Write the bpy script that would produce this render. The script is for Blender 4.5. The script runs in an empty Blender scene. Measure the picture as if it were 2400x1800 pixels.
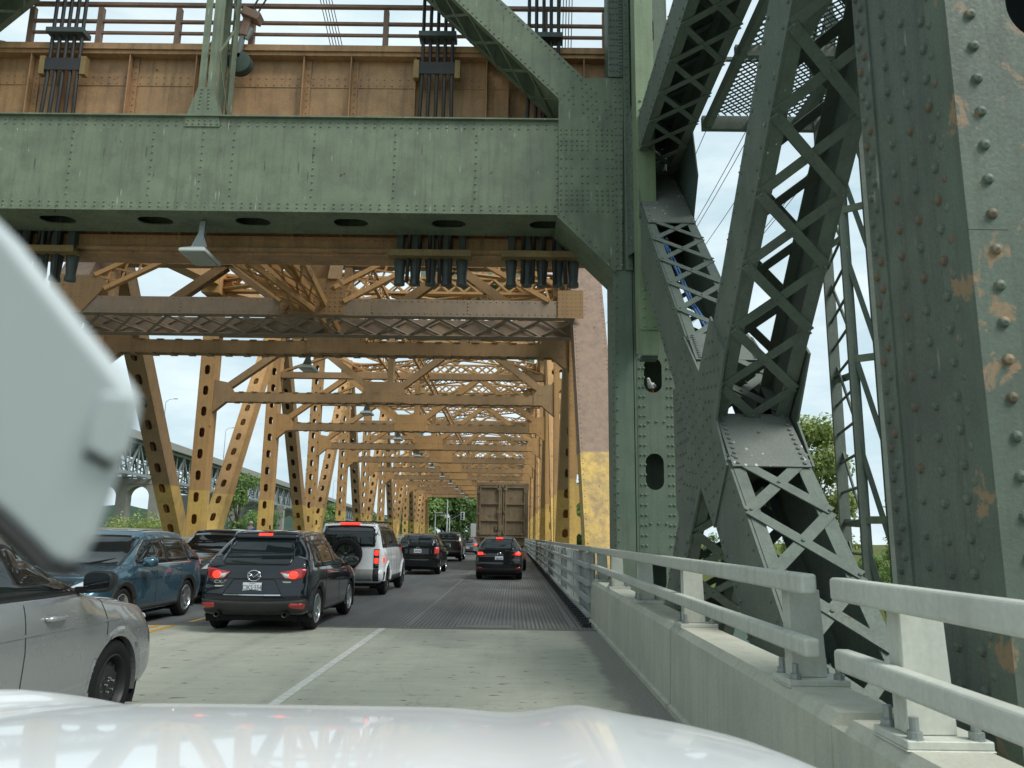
import bpy, bmesh, math, random
from math import sin, cos, pi, radians, sqrt, atan2, floor
from mathutils import Vector, Matrix
from mathutils.bvhtree import BVHTree
from mathutils.geometry import delaunay_2d_cdt
V = Vector
S = bpy.context.scene
COL = S.collection
random.seed(7)
# ------------------------------------------------------------------ camera
cd = bpy.data.cameras.new('camera'); cam = bpy.data.objects.new('camera', cd); COL.objects.link(cam)
S.camera = cam
cd.sensor_fit = 'HORIZONTAL'; cd.sensor_width = 36; cd.lens = 36*1834/2400
cd.clip_start = .05; cd.clip_end = 9000
_R = V((.99991172, .00160547, .01318979)); _U = V((-.01263792, -.19158556, .98139455)); _F = V((-.00410257, .9814746, .19154835))
CAMZ = 1.62
cam.matrix_world = Matrix(((_R.x, _U.x, -_F.x, 0), (_R.y, _U.y, -_F.y, 0), (_R.z, _U.z, -_F.z, CAMZ), (0, 0, 0, 1)))
cd.dof.use_dof = True; cd.dof.focus_distance = 16; cd.dof.aperture_fstop = 6.5
# ------------------------------------------------------------------ light
SUN_EL, SUN_AZ = radians(51), radians(126)      # azimuth from +Y towards +X
sd = bpy.data.lights.new('sun', 'SUN'); sun = bpy.data.objects.new('sun', sd); COL.objects.link(sun)
sd.energy = 1.5; sd.angle = radians(26); sd.color = (1, .97, .92)
dirv = V((sin(SUN_AZ)*cos(SUN_EL), cos(SUN_AZ)*cos(SUN_EL), sin(SUN_EL)))
sun.rotation_euler = dirv.to_track_quat('Z', 'Y').to_euler()
W = bpy.data.worlds.new('World'); S.world = W; W.use_nodes = True
nt = W.node_tree; nt.nodes.clear()
def N(t, tree=None, **kw):
    n = (tree or nt).nodes.new(t)
    for k, v in kw.items(): setattr(n, k, v)
    return n
out = N('ShaderNodeOutputWorld'); bg = N('ShaderNodeBackground'); bg.inputs['Strength'].default_value = .1
sky = N('ShaderNodeTexSky', sky_type='NISHITA', sun_disc=False, sun_elevation=SUN_EL, sun_rotation=SUN_AZ, air_density=1.0, dust_density=2.0, ozone_density=1.0)
tc = N('ShaderNodeTexCoord'); mp = N('ShaderNodeMapping'); mp.inputs['Scale'].default_value = (1.2, 1.2, 4.0)
n1 = N('ShaderNodeTexNoise'); n1.inputs['Scale'].default_value = 2.2; n1.inputs['Detail'].default_value = 7; n1.inputs['Roughness'].default_value = .55
rp = N('ShaderNodeValToRGB'); rp.color_ramp.elements[0].position = .30; rp.color_ramp.elements[0].color = (.80, .80, .80, 1); rp.color_ramp.elements[1].position = .55; rp.color_ramp.elements[1].color = (1, 1, 1, 1)
n2 = N('ShaderNodeTexNoise'); n2.inputs['Scale'].default_value = 3.7; n2.inputs['Detail'].default_value = 8; n2.inputs['Roughness'].default_value = .6
rp2 = N('ShaderNodeValToRGB'); rp2.color_ramp.elements[0].position = .3; rp2.color_ramp.elements[0].color = (2.6, 3.5, 3.95, 1); rp2.color_ramp.elements[1].position = .68; rp2.color_ramp.elements[1].color = (4.35, 5.0, 5.15, 1)
mx = N('ShaderNodeMix', data_type='RGBA')
L = nt.links.new
L(tc.outputs['Generated'], mp.inputs['Vector']); L(mp.outputs[0], n1.inputs['Vector']); L(mp.outputs[0], n2.inputs['Vector'])
L(n1.outputs['Fac'], rp.inputs[0]); L(n2.outputs['Fac'], rp2.inputs[0]); L(rp.outputs[0], mx.inputs[0]); L(sky.outputs[0], mx.inputs[6]); L(rp2.outputs[0], mx.inputs[7])
L(mx.outputs[2], bg.inputs['Color']); L(bg.outputs[0], out.inputs['Surface'])
vs = S.view_settings; vs.view_transform = 'Standard'; vs.look = 'None'; vs.exposure = 1.07; vs.gamma = 1
S.cycles.max_bounces = 8; S.cycles.diffuse_bounces = 5; S.cycles.glossy_bounces = 3; S.cycles.transmission_bounces = 3; S.cycles.caustics_reflective = False; S.cycles.caustics_refractive = False
S.cycles.use_denoising = True
# ------------------------------------------------------------------ materials
MATS = {}
def newmat(name):
    m = bpy.data.materials.new(name); m.use_nodes = True
    MATS[name] = m
    return m, m.node_tree, m.node_tree.nodes['Principled BSDF']
def simple(name, c, rough=.5, metal=0, spec=.5, coat=0, emit=None, es=0, alpha=None):
    m, t, b = newmat(name)
    b.inputs['Base Color'].default_value = (*c, 1); b.inputs['Roughness'].default_value = rough; b.inputs['Metallic'].default_value = metal
    b.inputs['Specular IOR Level'].default_value = spec; b.inputs['Coat Weight'].default_value = coat
    b.inputs['Coat Roughness'].default_value = .04
    if emit: b.inputs['Emission Color'].default_value = (*emit, 1); b.inputs['Emission Strength'].default_value = es
    return m
def worn(name, base, alt, dirt, rough=.6, scale=1.2, dirt_amt=.5, streak=.5, metal=0, split=None, low=None, space='W', rust=None, rust_amt=.0, specks=None, speck_amt=.0, scratch=0., speck_size=1., bump=.15, spec=.35, fine=9.0, z_scale=1.0):
    """weathered paint: two tones, vertical streaks of dirt, chipped rust, pale droppings; optional second paint below a height"""
    m, t, b = newmat(name); nodes = t.nodes; l = t.links.new
    def n(ty, **kw): return N(ty, t, **kw)
    if space == 'W': vec = n('ShaderNodeNewGeometry').outputs['Position']
    else: vec = n('ShaderNodeTexCoord').outputs['Object']
    def noise(sc, det=5, ro=.55, stretch=None, dist=0):
        x = n('ShaderNodeTexNoise'); x.inputs['Scale'].default_value = sc; x.inputs['Detail'].default_value = det; x.inputs['Roughness'].default_value = ro; x.inputs['Distortion'].default_value = dist
        if stretch:
            mm = n('ShaderNodeMapping'); mm.inputs['Scale'].default_value = stretch; l(vec, mm.inputs['Vector']); l(mm.outputs[0], x.inputs['Vector'])
        else: l(vec, x.inputs['Vector'])
        return x.outputs['Fac']
    def ramp(f, a, bb, lo=0, hi=1):
        r = n('ShaderNodeMapRange'); r.inputs[1].default_value = a; r.inputs[2].default_value = bb; r.inputs[3].default_value = lo; r.inputs[4].default_value = hi; l(f, r.inputs[0]); return r.outputs[0]
    def mix(f, a, bb):
        x = n('ShaderNodeMix', data_type='RGBA')
        l(f, x.inputs[0]) if not isinstance(f, float) else setattr(x.inputs[0], 'default_value', f)
        for s, c in ((6, a), (7, bb)):
            if isinstance(c, tuple): x.inputs[s].default_value = (*c, 1)
            else: l(c, x.inputs[s])
        return x.outputs[2]
    def mul(a, c):
        x = n('ShaderNodeMath', operation='MULTIPLY'); l(a, x.inputs[0])
        if isinstance(c, float): x.inputs[1].default_value = c
        else: l(c, x.inputs[1])
        return x.outputs[0]
    col = base
    if low:
        sep = n('ShaderNodeSeparateXYZ'); l(vec, sep.inputs[0])
        f = ramp(sep.outputs[2], split-.03, split+.03)
        col = mix(f, low, base)
    col = mix(ramp(noise(scale, 5), .35, .7), col, alt) if not low else mix(mul(ramp(noise(scale, 5), .35, .7), .45), col, alt)
    f1 = ramp(noise(scale*1.9, 7, .62), .45, .75, 0, dirt_amt)
    col = mix(f1, col, dirt)
    if streak: col = mix(ramp(noise(3.0, 4, .6, (3.2, 3.2, .22)), .48, .78, 0, streak), col, dirt)
    hf = noise(fine*4, 4, .6)
    col = mix(ramp(hf, .3, .75, 0, .35), col, dirt)
    if rust: col = mix(ramp(noise(scale*2.3, 8, .66, None, .4), .60-.12*rust_amt, .64-.12*rust_amt), col, rust)
    if specks:
        vo = n('ShaderNodeTexVoronoi'); vo.inputs['Scale'].default_value = 9; vo.inputs['Randomness'].default_value = 1
        mm = n('ShaderNodeMapping'); mm.inputs['Scale'].default_value = (1, 1, .35); l(vec, mm.inputs['Vector']); l(mm.outputs[0], vo.inputs['Vector'])
        f = ramp(vo.outputs['Distance'], .05*speck_size, .09*speck_size, 1, 0); g = ramp(noise(.9, 3), .6-.2*speck_amt, .68-.2*speck_amt)
        col = mix(mul(mul(f, g), .8), col, specks)
    if scratch:
        for sc_, cc, seed_ in ((2.1, (.045, .06, .05), 0.), (2.9, (.36, .40, .34), 7.3)):
            vo = n('ShaderNodeTexVoronoi'); vo.inputs['Scale'].default_value = sc_; mm = n('ShaderNodeMapping'); mm.inputs['Scale'].default_value = (3.2, 3.2, .45); mm.inputs['Location'].default_value = (seed_, seed_, seed_)
            l(vec, mm.inputs['Vector']); l(mm.outputs[0], vo.inputs['Vector'])
            col = mix(mul(ramp(vo.outputs['Distance'], .10, .17, 1, 0), ramp(noise(1.1+seed_*.1, 3), .5, .58, 0, scratch)), col, cc)
    l(col, b.inputs['Base Color'])
    l(ramp(hf, .3, .7, rough-.1, rough+.12), b.inputs['Roughness'])
    b.inputs['Metallic'].default_value = metal; b.inputs['Specular IOR Level'].default_value = spec
    if bump:
        bp = n('ShaderNodeBump'); bp.inputs['Strength'].default_value = bump; bp.inputs['Distance'].default_value = .02
        l(noise(fine*2.5, 6, .6), bp.inputs['Height']); l(bp.outputs[0], b.inputs['Normal'])
    return m
GREEN = worn('green_paint', (.215, .265, .175), (.16, .195, .135), (.09, .10, .078), scratch=.65, dirt_amt=.55, streak=.6, rust=(.10, .055, .03), rust_amt=-.65, specks=(.6, .62, .58), speck_amt=.12)
GREEND = worn('grey_green_paint', (.125, .165, .13), (.165, .19, .16), (.07, .085, .075), dirt_amt=.5, streak=.5, rust=(.11, .065, .04), rust_amt=-.5, specks=(.6, .62, .58), speck_amt=.15)
GREENR = worn('flaking_green_paint', (.14, .175, .14), (.10, .125, .105), (.065, .07, .06), scratch=.6, dirt_amt=.55, streak=.8, rust=(.25, .155, .075), rust_amt=-.75, specks=(.6, .62, .58), speck_amt=.0, fine=14)
GREENI = worn('shaded_dark_green', (.07, .105, .085), (.055, .08, .07), (.03, .04, .035), dirt_amt=.5, streak=.5)  # darker green with the shade of insides and recesses in its colour
ORANGE = worn('ochre_paint', (.58, .33, .125), (.48, .28, .12), (.22, .145, .085), dirt_amt=.4, streak=.4, split=3.4, low=(.82, .54, .14), rust=(.19, .075, .03), rust_amt=-.42, scale=.8)
ORANGED = worn('grimy_shaded_ochre', (.39, .245, .122), (.45, .275, .115), (.19, .14, .095), dirt_amt=.5, streak=.4, split=3.4, low=(.76, .50, .135), rust=(.16, .06, .025), rust_amt=-.5, scale=.9)  # grimy ochre; also carries the painted-in shade of down-facing diagonals
PINK = worn('pinkish_ochre_paint', (.36, .245, .175), (.27, .195, .15), (.17, .14, .115), dirt_amt=.75, streak=.5, split=3.75, low=(.80, .54, .13), rust=(.14, .06, .03), rust_amt=-.5, specks=(.62, .57, .5), speck_amt=.55, scale=2.2)  # duller, pinker ochre for the near end posts only
CONC = worn('parapet_concrete', (.54, .54, .45), (.47, .475, .40), (.31, .315, .265), rough=.85, dirt_amt=.4, streak=.55, bump=.25, spec=.2, fine=14)
RAIL = worn('painted_rail', (.60, .62, .55), (.53, .55, .49), (.34, .35, .31), rough=.5, dirt_amt=.35, streak=.5, rust=(.22, .12, .06), rust_amt=-.75, bump=.05)
GUARD = worn('guardrail_steel', (.50, .54, .52), (.44, .48, .46), (.30, .32, .31), rough=.5, metal=.1, dirt_amt=.3, streak=.4)
GALV = worn('galvanised_steel', (.36, .40, .385), (.30, .34, .33), (.2, .21, .2), rough=.5, metal=.5, dirt_amt=.3, streak=.3)
ROPE = worn('greased_rope', (.03, .03, .032), (.05, .05, .05), (.02, .02, .02), rough=.5, dirt_amt=.3, streak=.2)
SOCK = worn('socket_steel', (.10, .13, .125), (.08, .10, .10), (.05, .05, .045), rough=.5, dirt_amt=.4)
BLACKP = simple('black_plastic', (.012, .013, .014), .5)
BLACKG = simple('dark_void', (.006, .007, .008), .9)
RUBBER = simple('tyre_rubber', (.016, .016, .017), .85, spec=.2)
GLASS = simple('car_glass', (.010, .014, .015), .03, spec=.55, coat=0)
CHROME = simple('chrome', (.7, .72, .73), .12, 1)
ALLOY = simple('alloy', (.45, .47, .48), .28, .9)
STEELW = simple('black_steel_wheel', (.02, .02, .022), .45, .2)
REDL = simple('red_lamp_lens', (.35, .012, .01), .15, coat=1)
REDE = simple('lit_red_lamp', (.5, .02, .01), .2, emit=(1, .04, .025), es=.95)
AMBER = simple('amber_lens', (.6, .17, .03), .25, coat=1)
LENS = simple('clear_lens', (.55, .57, .56), .1, coat=1)
WHITEP = simple('plate_white', (.72, .74, .74), .4)
INKB = simple('plate_ink', (.02, .04, .16), .5)
LAMPW = simple('lamp_housing', (.5, .54, .52), .4)
LAMPD = simple('lamp_glass', (.30, .34, .33), .25)
# ------------------------------------------------------------------ mesh building
class MB:
    def __init__(s): s.v = []; s.f = []; s.m = []; s.mi = 0
    def quad(s, *p):
        b = len(s.v); s.v += [tuple(q) for q in p]; s.f.append(tuple(range(b, b+len(p)))); s.m.append(s.mi)
    def hexa(s, c):      # 8 corners: bottom 0-3, top 4-7
        b = len(s.v); s.v += [tuple(q) for q in c]
        for f in ((3, 2, 1, 0), (4, 5, 6, 7), (0, 1, 5, 4), (1, 2, 6, 5), (2, 3, 7, 6), (3, 0, 4, 7)):
            s.f.append(tuple(b+i for i in f)); s.m.append(s.mi)
    def box(s, x0, x1, y0, y1, z0, z1):
        s.hexa([(x0, y0, z0), (x1, y0, z0), (x1, y1, z0), (x0, y1, z0), (x0, y0, z1), (x1, y0, z1), (x1, y1, z1), (x0, y1, z1)])
    def bar(s, p0, p1, w, h, up=(0, 0, 1)):   # w across, h along 'up'
        p0 = V(p0); p1 = V(p1); d = (p1-p0).normalized(); up = V(up)
        a = d.cross(up)
        if a.length < 1e-4: a = d.cross(V((0, 1, 0)))
        a.normalize(); u = a.cross(d).normalized(); a *= w/2; u *= h/2
        s.hexa([p0-a-u, p0+a-u, p1+a-u, p1-a-u, p0-a+u, p0+a+u, p1+a+u, p1-a+u])
    def prism(s, pts, ext):
        ext = V(ext); n = len(pts); b = len(s.v)
        s.v += [tuple(p) for p in pts]+[tuple(V(p)+ext) for p in pts]
        s.f.append(tuple(range(b, b+n))[::-1]); s.f.append(tuple(range(b+n, b+2*n))); s.m += [s.mi]*2
        for i in range(n):
            j = (i+1) % n; s.f.append((b+i, b+j, b+n+j, b+n+i)); s.m.append(s.mi)
    def tube(s, pts, r, k=8, cap=True):
        pts = [V(p) for p in pts]; b = len(s.v); n = len(pts); prev = None
        rs = r if isinstance(r, (list, tuple)) else [r]*n
        for i, p in enumerate(pts):
            d = (pts[min(i+1, n-1)]-pts[max(i-1, 0)]).normalized()
            if prev is None: a = d.orthogonal().normalized()
            else: a = (prev-d*prev.dot(d)).normalized()
            prev = a; c = d.cross(a)
            for j in range(k):
                t = 2*pi*j/k; s.v.append(tuple(p+(a*cos(t)+c*sin(t))*rs[i]))
        for i in range(n-1):
            for j in range(k):
                jj = (j+1) % k; s.f.append((b+i*k+j, b+i*k+jj, b+(i+1)*k+jj, b+(i+1)*k+j)); s.m.append(s.mi)
        if cap:
            s.f.append(tuple(b+j for j in range(k))[::-1]); s.f.append(tuple(b+(n-1)*k+j for j in range(k))); s.m += [s.mi]*2
    def lathe(s, o, ax, prof, k=24):     # prof: (along, radius)
        o = V(o); ax = V(ax).normalized(); a = ax.orthogonal().normalized(); c = ax.cross(a); b = len(s.v); n = len(prof)
        for (h, r) in prof:
            for j in range(k):
                t = 2*pi*j/k; s.v.append(tuple(o+ax*h+(a*cos(t)+c*sin(t))*r))
        for i in range(n-1):
            for j in range(k):
                jj = (j+1) % k; s.f.append((b+i*k+j, b+i*k+jj, b+(i+1)*k+jj, b+(i+1)*k+j)); s.m.append(s.mi)
    def rivet(s, p, n, r=.02, k=6):
        r = r*1.22
        n = V(n).normalized(); a = n.orthogonal().normalized(); c = n.cross(a); p = V(p); b = len(s.v)
        for rr, h in ((1, 0), (.78, .6)):
            for j in range(k):
                t = 2*pi*j/k; s.v.append(tuple(p+(a*cos(t)+c*sin(t))*r*rr+n*r*h))
        s.v.append(tuple(p+n*r*.9))
        for j in range(k):
            jj = (j+1) % k; s.f.append((b+j, b+jj, b+k+jj, b+k+j)); s.f.append((b+k+j, b+k+jj, b+2*k)); s.m += [s.mi]*2
    def rivets(s, a, bb, n, nrm, r=.02, jit=0):
        a = V(a); bb = V(bb)
        for i in range(n): s.rivet(a.lerp(bb, i/max(1, n-1)), nrm, r)
    def holed(s, o, u, v, n, Wd, Ln, t, holes, seg=4):
        """plate Wd (along u) x Ln (along v), thickness t along n, a column of stadium holes (cu,cv,hw,hh)"""
        o = V(o); u = V(u).normalized(); v = V(v).normalized(); n = V(n).normalized()*t
        holes = sorted(holes, key=lambda h: h[1])
        P = lambda a, b_: o+u*a+v*b_
        if not holes: s.prism([P(0, 0), P(Wd, 0), P(Wd, Ln), P(0, Ln)], n); return
        cuts = [0]+[(holes[i][1]+holes[i+1][1])/2 for i in range(len(holes)-1)]+[Ln]
        for i, (cu, cv, hw, hh) in enumerate(holes):
            v0, v1 = cuts[i], cuts[i+1]; ring = []
            r = min(hw, hh)
            cs = [(cu+sx*(hw-r), cv+sy*(hh-r), q) for sx, sy, q in ((1, 1, 0), (-1, 1, 1), (-1, -1, 2), (1, -1, 3))]
            for (x, y, q) in cs:
                for k in range(seg+1):
                    a = (q+k/seg)*pi/2; ring.append((x+r*cos(a), y+r*sin(a), q, k))
            outer = []
            for (x, y, q, k) in ring:
                f = k/seg
                X1 = [(Wd, None), (None, v1), (0, None), (None, v0)]
                cor = [(Wd, v1), (0, v1), (0, v0), (Wd, v0)][q]
                # walk: first half of arc goes to side edge, second to next edge
                if q == 0: pa, pb = (Wd, y), (x, v1)
                elif q == 1: pa, pb = (x, v1), (0, y)
                elif q == 2: pa, pb = (0, y), (x, v0)
                else: pa, pb = (x, v0), (Wd, y)
                g = f*2
                outer.append((pa[0]+(cor[0]-pa[0])*g, pa[1]+(cor[1]-pa[1])*g) if g <= 1 else (cor[0]+(pb[0]-cor[0])*(g-1), cor[1]+(pb[1]-cor[1])*(g-1)))
            m = len(ring); b = len(s.v)
            for (x, y, *_) in ring: s.v.append(tuple(P(x, y)))
            for (x, y) in outer: s.v.append(tuple(P(x, y)))
            for (x, y, *_) in ring: s.v.append(tuple(P(x, y)+n))
            for (x, y) in outer: s.v.append(tuple(P(x, y)+n))
            for j in range(m):
                jj = (j+1) % m
                s.f.append((b+j, b+jj, b+m+jj, b+m+j)); s.f.append((b+2*m+jj, b+2*m+j, b+3*m+j, b+3*m+jj)); s.f.append((b+jj, b+j, b+2*m+j, b+2*m+jj)); s.m += [s.mi]*3
        s.quad(P(0, 0), P(0, Ln), P(0, Ln)+n, P(0, 0)+n); s.quad(P(Wd, Ln), P(Wd, 0), P(Wd, 0)+n, P(Wd, Ln)+n)
        s.quad(P(Wd, 0), P(0, 0), P(0, 0)+n, P(Wd, 0)+n); s.quad(P(0, Ln), P(Wd, Ln), P(Wd, Ln)+n, P(0, Ln)+n)
    def lacing(s, o, u, v, n, Wd, Ln, k, bw=.07, t=.015, single=False, rv=0):
        o = V(o); u = V(u).normalized(); v = V(v).normalized(); n = V(n).normalized()
        p = Ln/k
        for i in range(k):
            a = o+v*(i*p); b = o+v*((i+1)*p)
            if single:
                if i % 2: s.bar(a, b+u*Wd, bw, t, n)
                else: s.bar(a+u*Wd, b, bw, t, n)
            else:
                s.bar(a, b+u*Wd, bw, t, n); s.bar(a+u*Wd+n*t*1.1, b+n*t*1.1, bw, t, n)
                if rv: s.rivet((a+b+u*Wd)/2+n*t*1.7, n, rv)
            if rv: s.rivet(a+n*t*1.7+u*.02, n, rv); s.rivet(a+u*(Wd-.02)+n*t*1.7, n, rv)
    def build(s, name, mats, parent=None, smooth=False, auto=None):
        me = bpy.data.meshes.new(name); me.from_pydata(s.v, [], s.f)
        if not isinstance(mats, (list, tuple)): mats = [mats]
        for m in mats: me.materials.append(m)
        if len(mats) > 1: me.polygons.foreach_set('material_index', s.m)
        if smooth: me.polygons.foreach_set('use_smooth', [True]*len(me.polygons))
        me.update()
        if auto is not None:
            me.polygons.foreach_set('use_smooth', [True]*len(me.polygons)); me.set_sharp_from_angle(angle=radians(auto))
        o = bpy.data.objects.new(name, me); COL.objects.link(o)
        if parent is not None: o.parent = parent
        return o
def bevel(o, w=.01, seg=2):
    m = o.modifiers.new('bevel', 'BEVEL'); m.width = w; m.segments = seg; m.limit_method = 'ANGLE'; m.angle_limit = radians(40); m.harden_normals = False
    return o
def tag(o, label=None, cat=None, group=None, kind=None):
    if label: o['label'] = label
    if cat: o['category'] = cat
    if group: o['group'] = group
    if kind: o['kind'] = kind
    return o
def thing(name, label, cat, group=None, loc=(0, 0, 0), rz=0):
    o = bpy.data.objects.new(name, None); COL.objects.link(o); o.location = loc; o.rotation_euler = (0, 0, rz); o.empty_display_size = .2
    return tag(o, label, cat, group)
def copy_tree(o, parent=None):
    c = o.copy(); COL.objects.link(c)
    if parent is not None: c.parent = parent
    for ch in o.children: copy_tree(ch, c)
    return c
def lerp(a, b, t): return a+(b-a)*t
def interp(tab, x):
    if x <= tab[0][0]: return tab[0][1]
    for (a, b), (c, d) in zip(tab, tab[1:]):
        if x <= c:
            t = (x-a)/(c-a) if c > a else 0
            return b+(d-b)*t
    return tab[-1][1]
def sm(tab, x):     # smooth (monotone cubic) interpolation
    n = len(tab)
    if x <= tab[0][0]: return tab[0][1]
    if x >= tab[-1][0]: return tab[-1][1]
    d = [(tab[i+1][1]-tab[i][1])/(tab[i+1][0]-tab[i][0]) for i in range(n-1)]
    m = [d[0]]+[0 if d[i-1]*d[i] <= 0 else 2*d[i-1]*d[i]/(d[i-1]+d[i]) for i in range(1, n-1)]+[d[-1]]
    for i in range(n-1):
        if x <= tab[i+1][0]:
            h = tab[i+1][0]-tab[i][0]; t = (x-tab[i][0])/h
            return ((1+2*t)*(1-t)**2*tab[i][1]+t*(1-t)**2*h*m[i]+t*t*(3-2*t)*tab[i+1][1]+t*t*(t-1)*h*m[i+1])
def text_mesh(name, body, size, mat, parent, M, ext=.002, sx=1, align='CENTER'):
    cu = bpy.data.curves.new(name, 'FONT'); cu.body = body; cu.size = size; cu.extrude = ext; cu.align_x = align; cu.align_y = 'CENTER'
    o = bpy.data.objects.new(name, cu); COL.objects.link(o)
    me = bpy.data.meshes.new_from_object(o.evaluated_get(bpy.context.evaluated_depsgraph_get()))
    bpy.data.objects.remove(o); bpy.data.curves.remove(cu)
    me.transform(Matrix.Scale(sx, 4, (1, 0, 0))); me.transform(M); me.materials.clear(); me.materials.append(mat)
    o = bpy.data.objects.new(name, me); COL.objects.link(o); o.parent = parent
    return o
# ================================================================== ground, water, road
XL, XR = -13.6, 2.05            # truss centre lines
def proc(name, fn, rough=.8, spec=.3):
    m, t, b = newmat(name); b.inputs['Roughness'].default_value = rough; b.inputs['Specular IOR Level'].default_value = spec
    fn(t, b); return m
def nz(t, vec, sc, det=5, ro=.55, st=None):
    x = N('ShaderNodeTexNoise', t); x.inputs['Scale'].default_value = sc; x.inputs['Detail'].default_value = det; x.inputs['Roughness'].default_value = ro
    if st:
        mm = N('ShaderNodeMapping', t); mm.inputs['Scale'].default_value = st; t.links.new(vec, mm.inputs['Vector']); vec = mm.outputs[0]
    t.links.new(vec, x.inputs['Vector']); return x.outputs['Fac']
def rg(t, f, a, b, lo=0., hi=1.):
    r = N('ShaderNodeMapRange', t); r.inputs[1].default_value = a; r.inputs[2].default_value = b; r.inputs[3].default_value = lo; r.inputs[4].default_value = hi; t.links.new(f, r.inputs[0]); return r.outputs[0]
def mixc(t, f, a, b):
    x = N('ShaderNodeMix', t, data_type='RGBA'); t.links.new(f, x.inputs[0])
    for s, c in ((6, a), (7, b)):
        if isinstance(c, tuple): x.inputs[s].default_value = (*c, 1)
        else: t.links.new(c, x.inputs[s])
    return x.outputs[2]
def math_(t, op, a, b=None):
    x = N('ShaderNodeMath', t, operation=op)
    for i, c in enumerate((a, b)):
        if c is None: continue
        if isinstance(c, (int, float)): x.inputs[i].default_value = c
        else: t.links.new(c, x.inputs[i])
    return x.outputs[0]
def bumpn(t, b, h, st=.3, d=.02):
    x = N('ShaderNodeBump', t); x.inputs['Strength'].default_value = st; x.inputs['Distance'].default_value = d; t.links.new(h, x.inputs['Height']); t.links.new(x.outputs[0], b.inputs['Normal'])
def f_slab(t, b):
    pos = N('ShaderNodeNewGeometry', t).outputs['Position']; sp = N('ShaderNodeSeparateXYZ', t); t.links.new(pos, sp.inputs[0])
    c = mixc(t, rg(t, nz(t, pos, .7, 6), .35, .7), (.47, .475, .39), (.38, .385, .32))
    c = mixc(t, rg(t, nz(t, pos, 2.2, 7, .7, (.6, 3.0, 1)), .45, .75, 0, .45), c, (.25, .255, .22))      # transverse broom texture
    c = mixc(t, rg(t, nz(t, pos, 60, 3), .4, .75, 0, .4), c, (.24, .24, .21))
    c = mixc(t, rg(t, nz(t, pos, 1.1, 5, .6, (1.6, .10, 1)), .48, .75, 0, .5), c, (.24, .24, .215))      # tyre-worn tracks
    vk = N('ShaderNodeTexVoronoi', t, feature='DISTANCE_TO_EDGE'); vk.inputs['Scale'].default_value = .35; wp = N('ShaderNodeVectorMath', t, operation='ADD'); wn = N('ShaderNodeTexNoise', t); wn.inputs['Scale'].default_value = 1.5; wn.inputs['Detail'].default_value = 6; t.links.new(pos, wn.inputs['Vector']); t.links.new(pos, wp.inputs[0]); t.links.new(wn.outputs['Color'], wp.inputs[1]); t.links.new(wp.outputs[0], vk.inputs['Vector'])
    c = mixc(t, rg(t, vk.outputs['Distance'], .002, .005, .22, 0), c, (.14, .14, .125))
    c = mixc(t, rg(t, nz(t, pos, 3.4, 7, .68, (1, 2.4, 1)), .615, .64, 0, .85), c, (.085, .085, .078))        # small dark spots and spalls
    c = mixc(t, rg(t, nz(t, pos, .55, 4), .62, .72, 0, .45), c, (.17, .17, .155))
    # gravel washed against the parapet, wider near the joint
    e = math_(t, 'ADD', sp.outputs[0], math_(t, 'MULTIPLY', nz(t, pos, 1.3, 5), .55))
    g = mixc(t, rg(t, nz(t, pos, 45, 3, .7), .35, .65), (.17, .165, .15), (.31, .305, .275))
    c = mixc(t, rg(t, e, 1.30, 1.42), c, g)
    t.links.new(c, b.inputs['Base Color']); bumpn(t, b, nz(t, pos, 38, 5, .65), .35, .01)
SLAB = proc('road_concrete', f_slab, .85, .25)
def f_grate(t, b):
    pos = N('ShaderNodeNewGeometry', t).outputs['Position']; sp = N('ShaderNodeSeparateXYZ', t); t.links.new(pos, sp.inputs[0])
    wv = math_(t, 'FRACT', math_(t, 'MULTIPLY', sp.outputs[0], 1/.078)); ln = rg(t, math_(t, 'ABSOLUTE', math_(t, 'SUBTRACT', wv, .5)), .12, .30)
    wy = math_(t, 'FRACT', math_(t, 'MULTIPLY', sp.outputs[1], 1/.2)); lc = rg(t, math_(t, 'ABSOLUTE', math_(t, 'SUBTRACT', wy, .5)), .30, .42, 0, .25)
    h = math_(t, 'MAXIMUM', ln, lc)
    c = mixc(t, h, (.05, .058, .061), (.19, .205, .205))
    c = mixc(t, rg(t, nz(t, pos, .5, 7, .65, (1.8, .25, 1)), .40, .62, 0, .75), c, (.062, .067, .068)); c = mixc(t, rg(t, nz(t, pos, 1.7, 6, .65, (1, .35, 1)), .50, .66, 0, .6), c, (.15, .155, .15))
    c = mixc(t, rg(t, nz(t, pos, 14, 5), .5, .8, 0, .5), c, (.12, .12, .115))
    t.links.new(c, b.inputs['Base Color']); bumpn(t, b, h, .5, .015)
GRATE = proc('steel_grating', f_grate, .55, .4)
def f_line(c0):
    def f(t, b):
        pos = N('ShaderNodeNewGeometry', t).outputs['Position']
        c = mixc(t, rg(t, nz(t, pos, 9, 6, .7), .42, .7), c0, tuple(x*.62 for x in c0)); t.links.new(c, b.inputs['Base Color'])
    return f
LINEW = proc('white_road_paint', f_line((.60, .61, .56)), .7); LINEF = proc('faded_road_paint', f_line((.20, .215, .21)), .6); LINEY = proc('yellow_road_paint', f_line((.55, .33, .06)), .7)
def f_asph(t, b):
    pos = N('ShaderNodeNewGeometry', t).outputs['Position']
    c = mixc(t, rg(t, nz(t, pos, 1.2, 6), .35, .7), (.055, .056, .056), (.085, .085, .082)); t.links.new(c, b.inputs['Base Color'])
ASPH = proc('asphalt', f_asph, .85)
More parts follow.
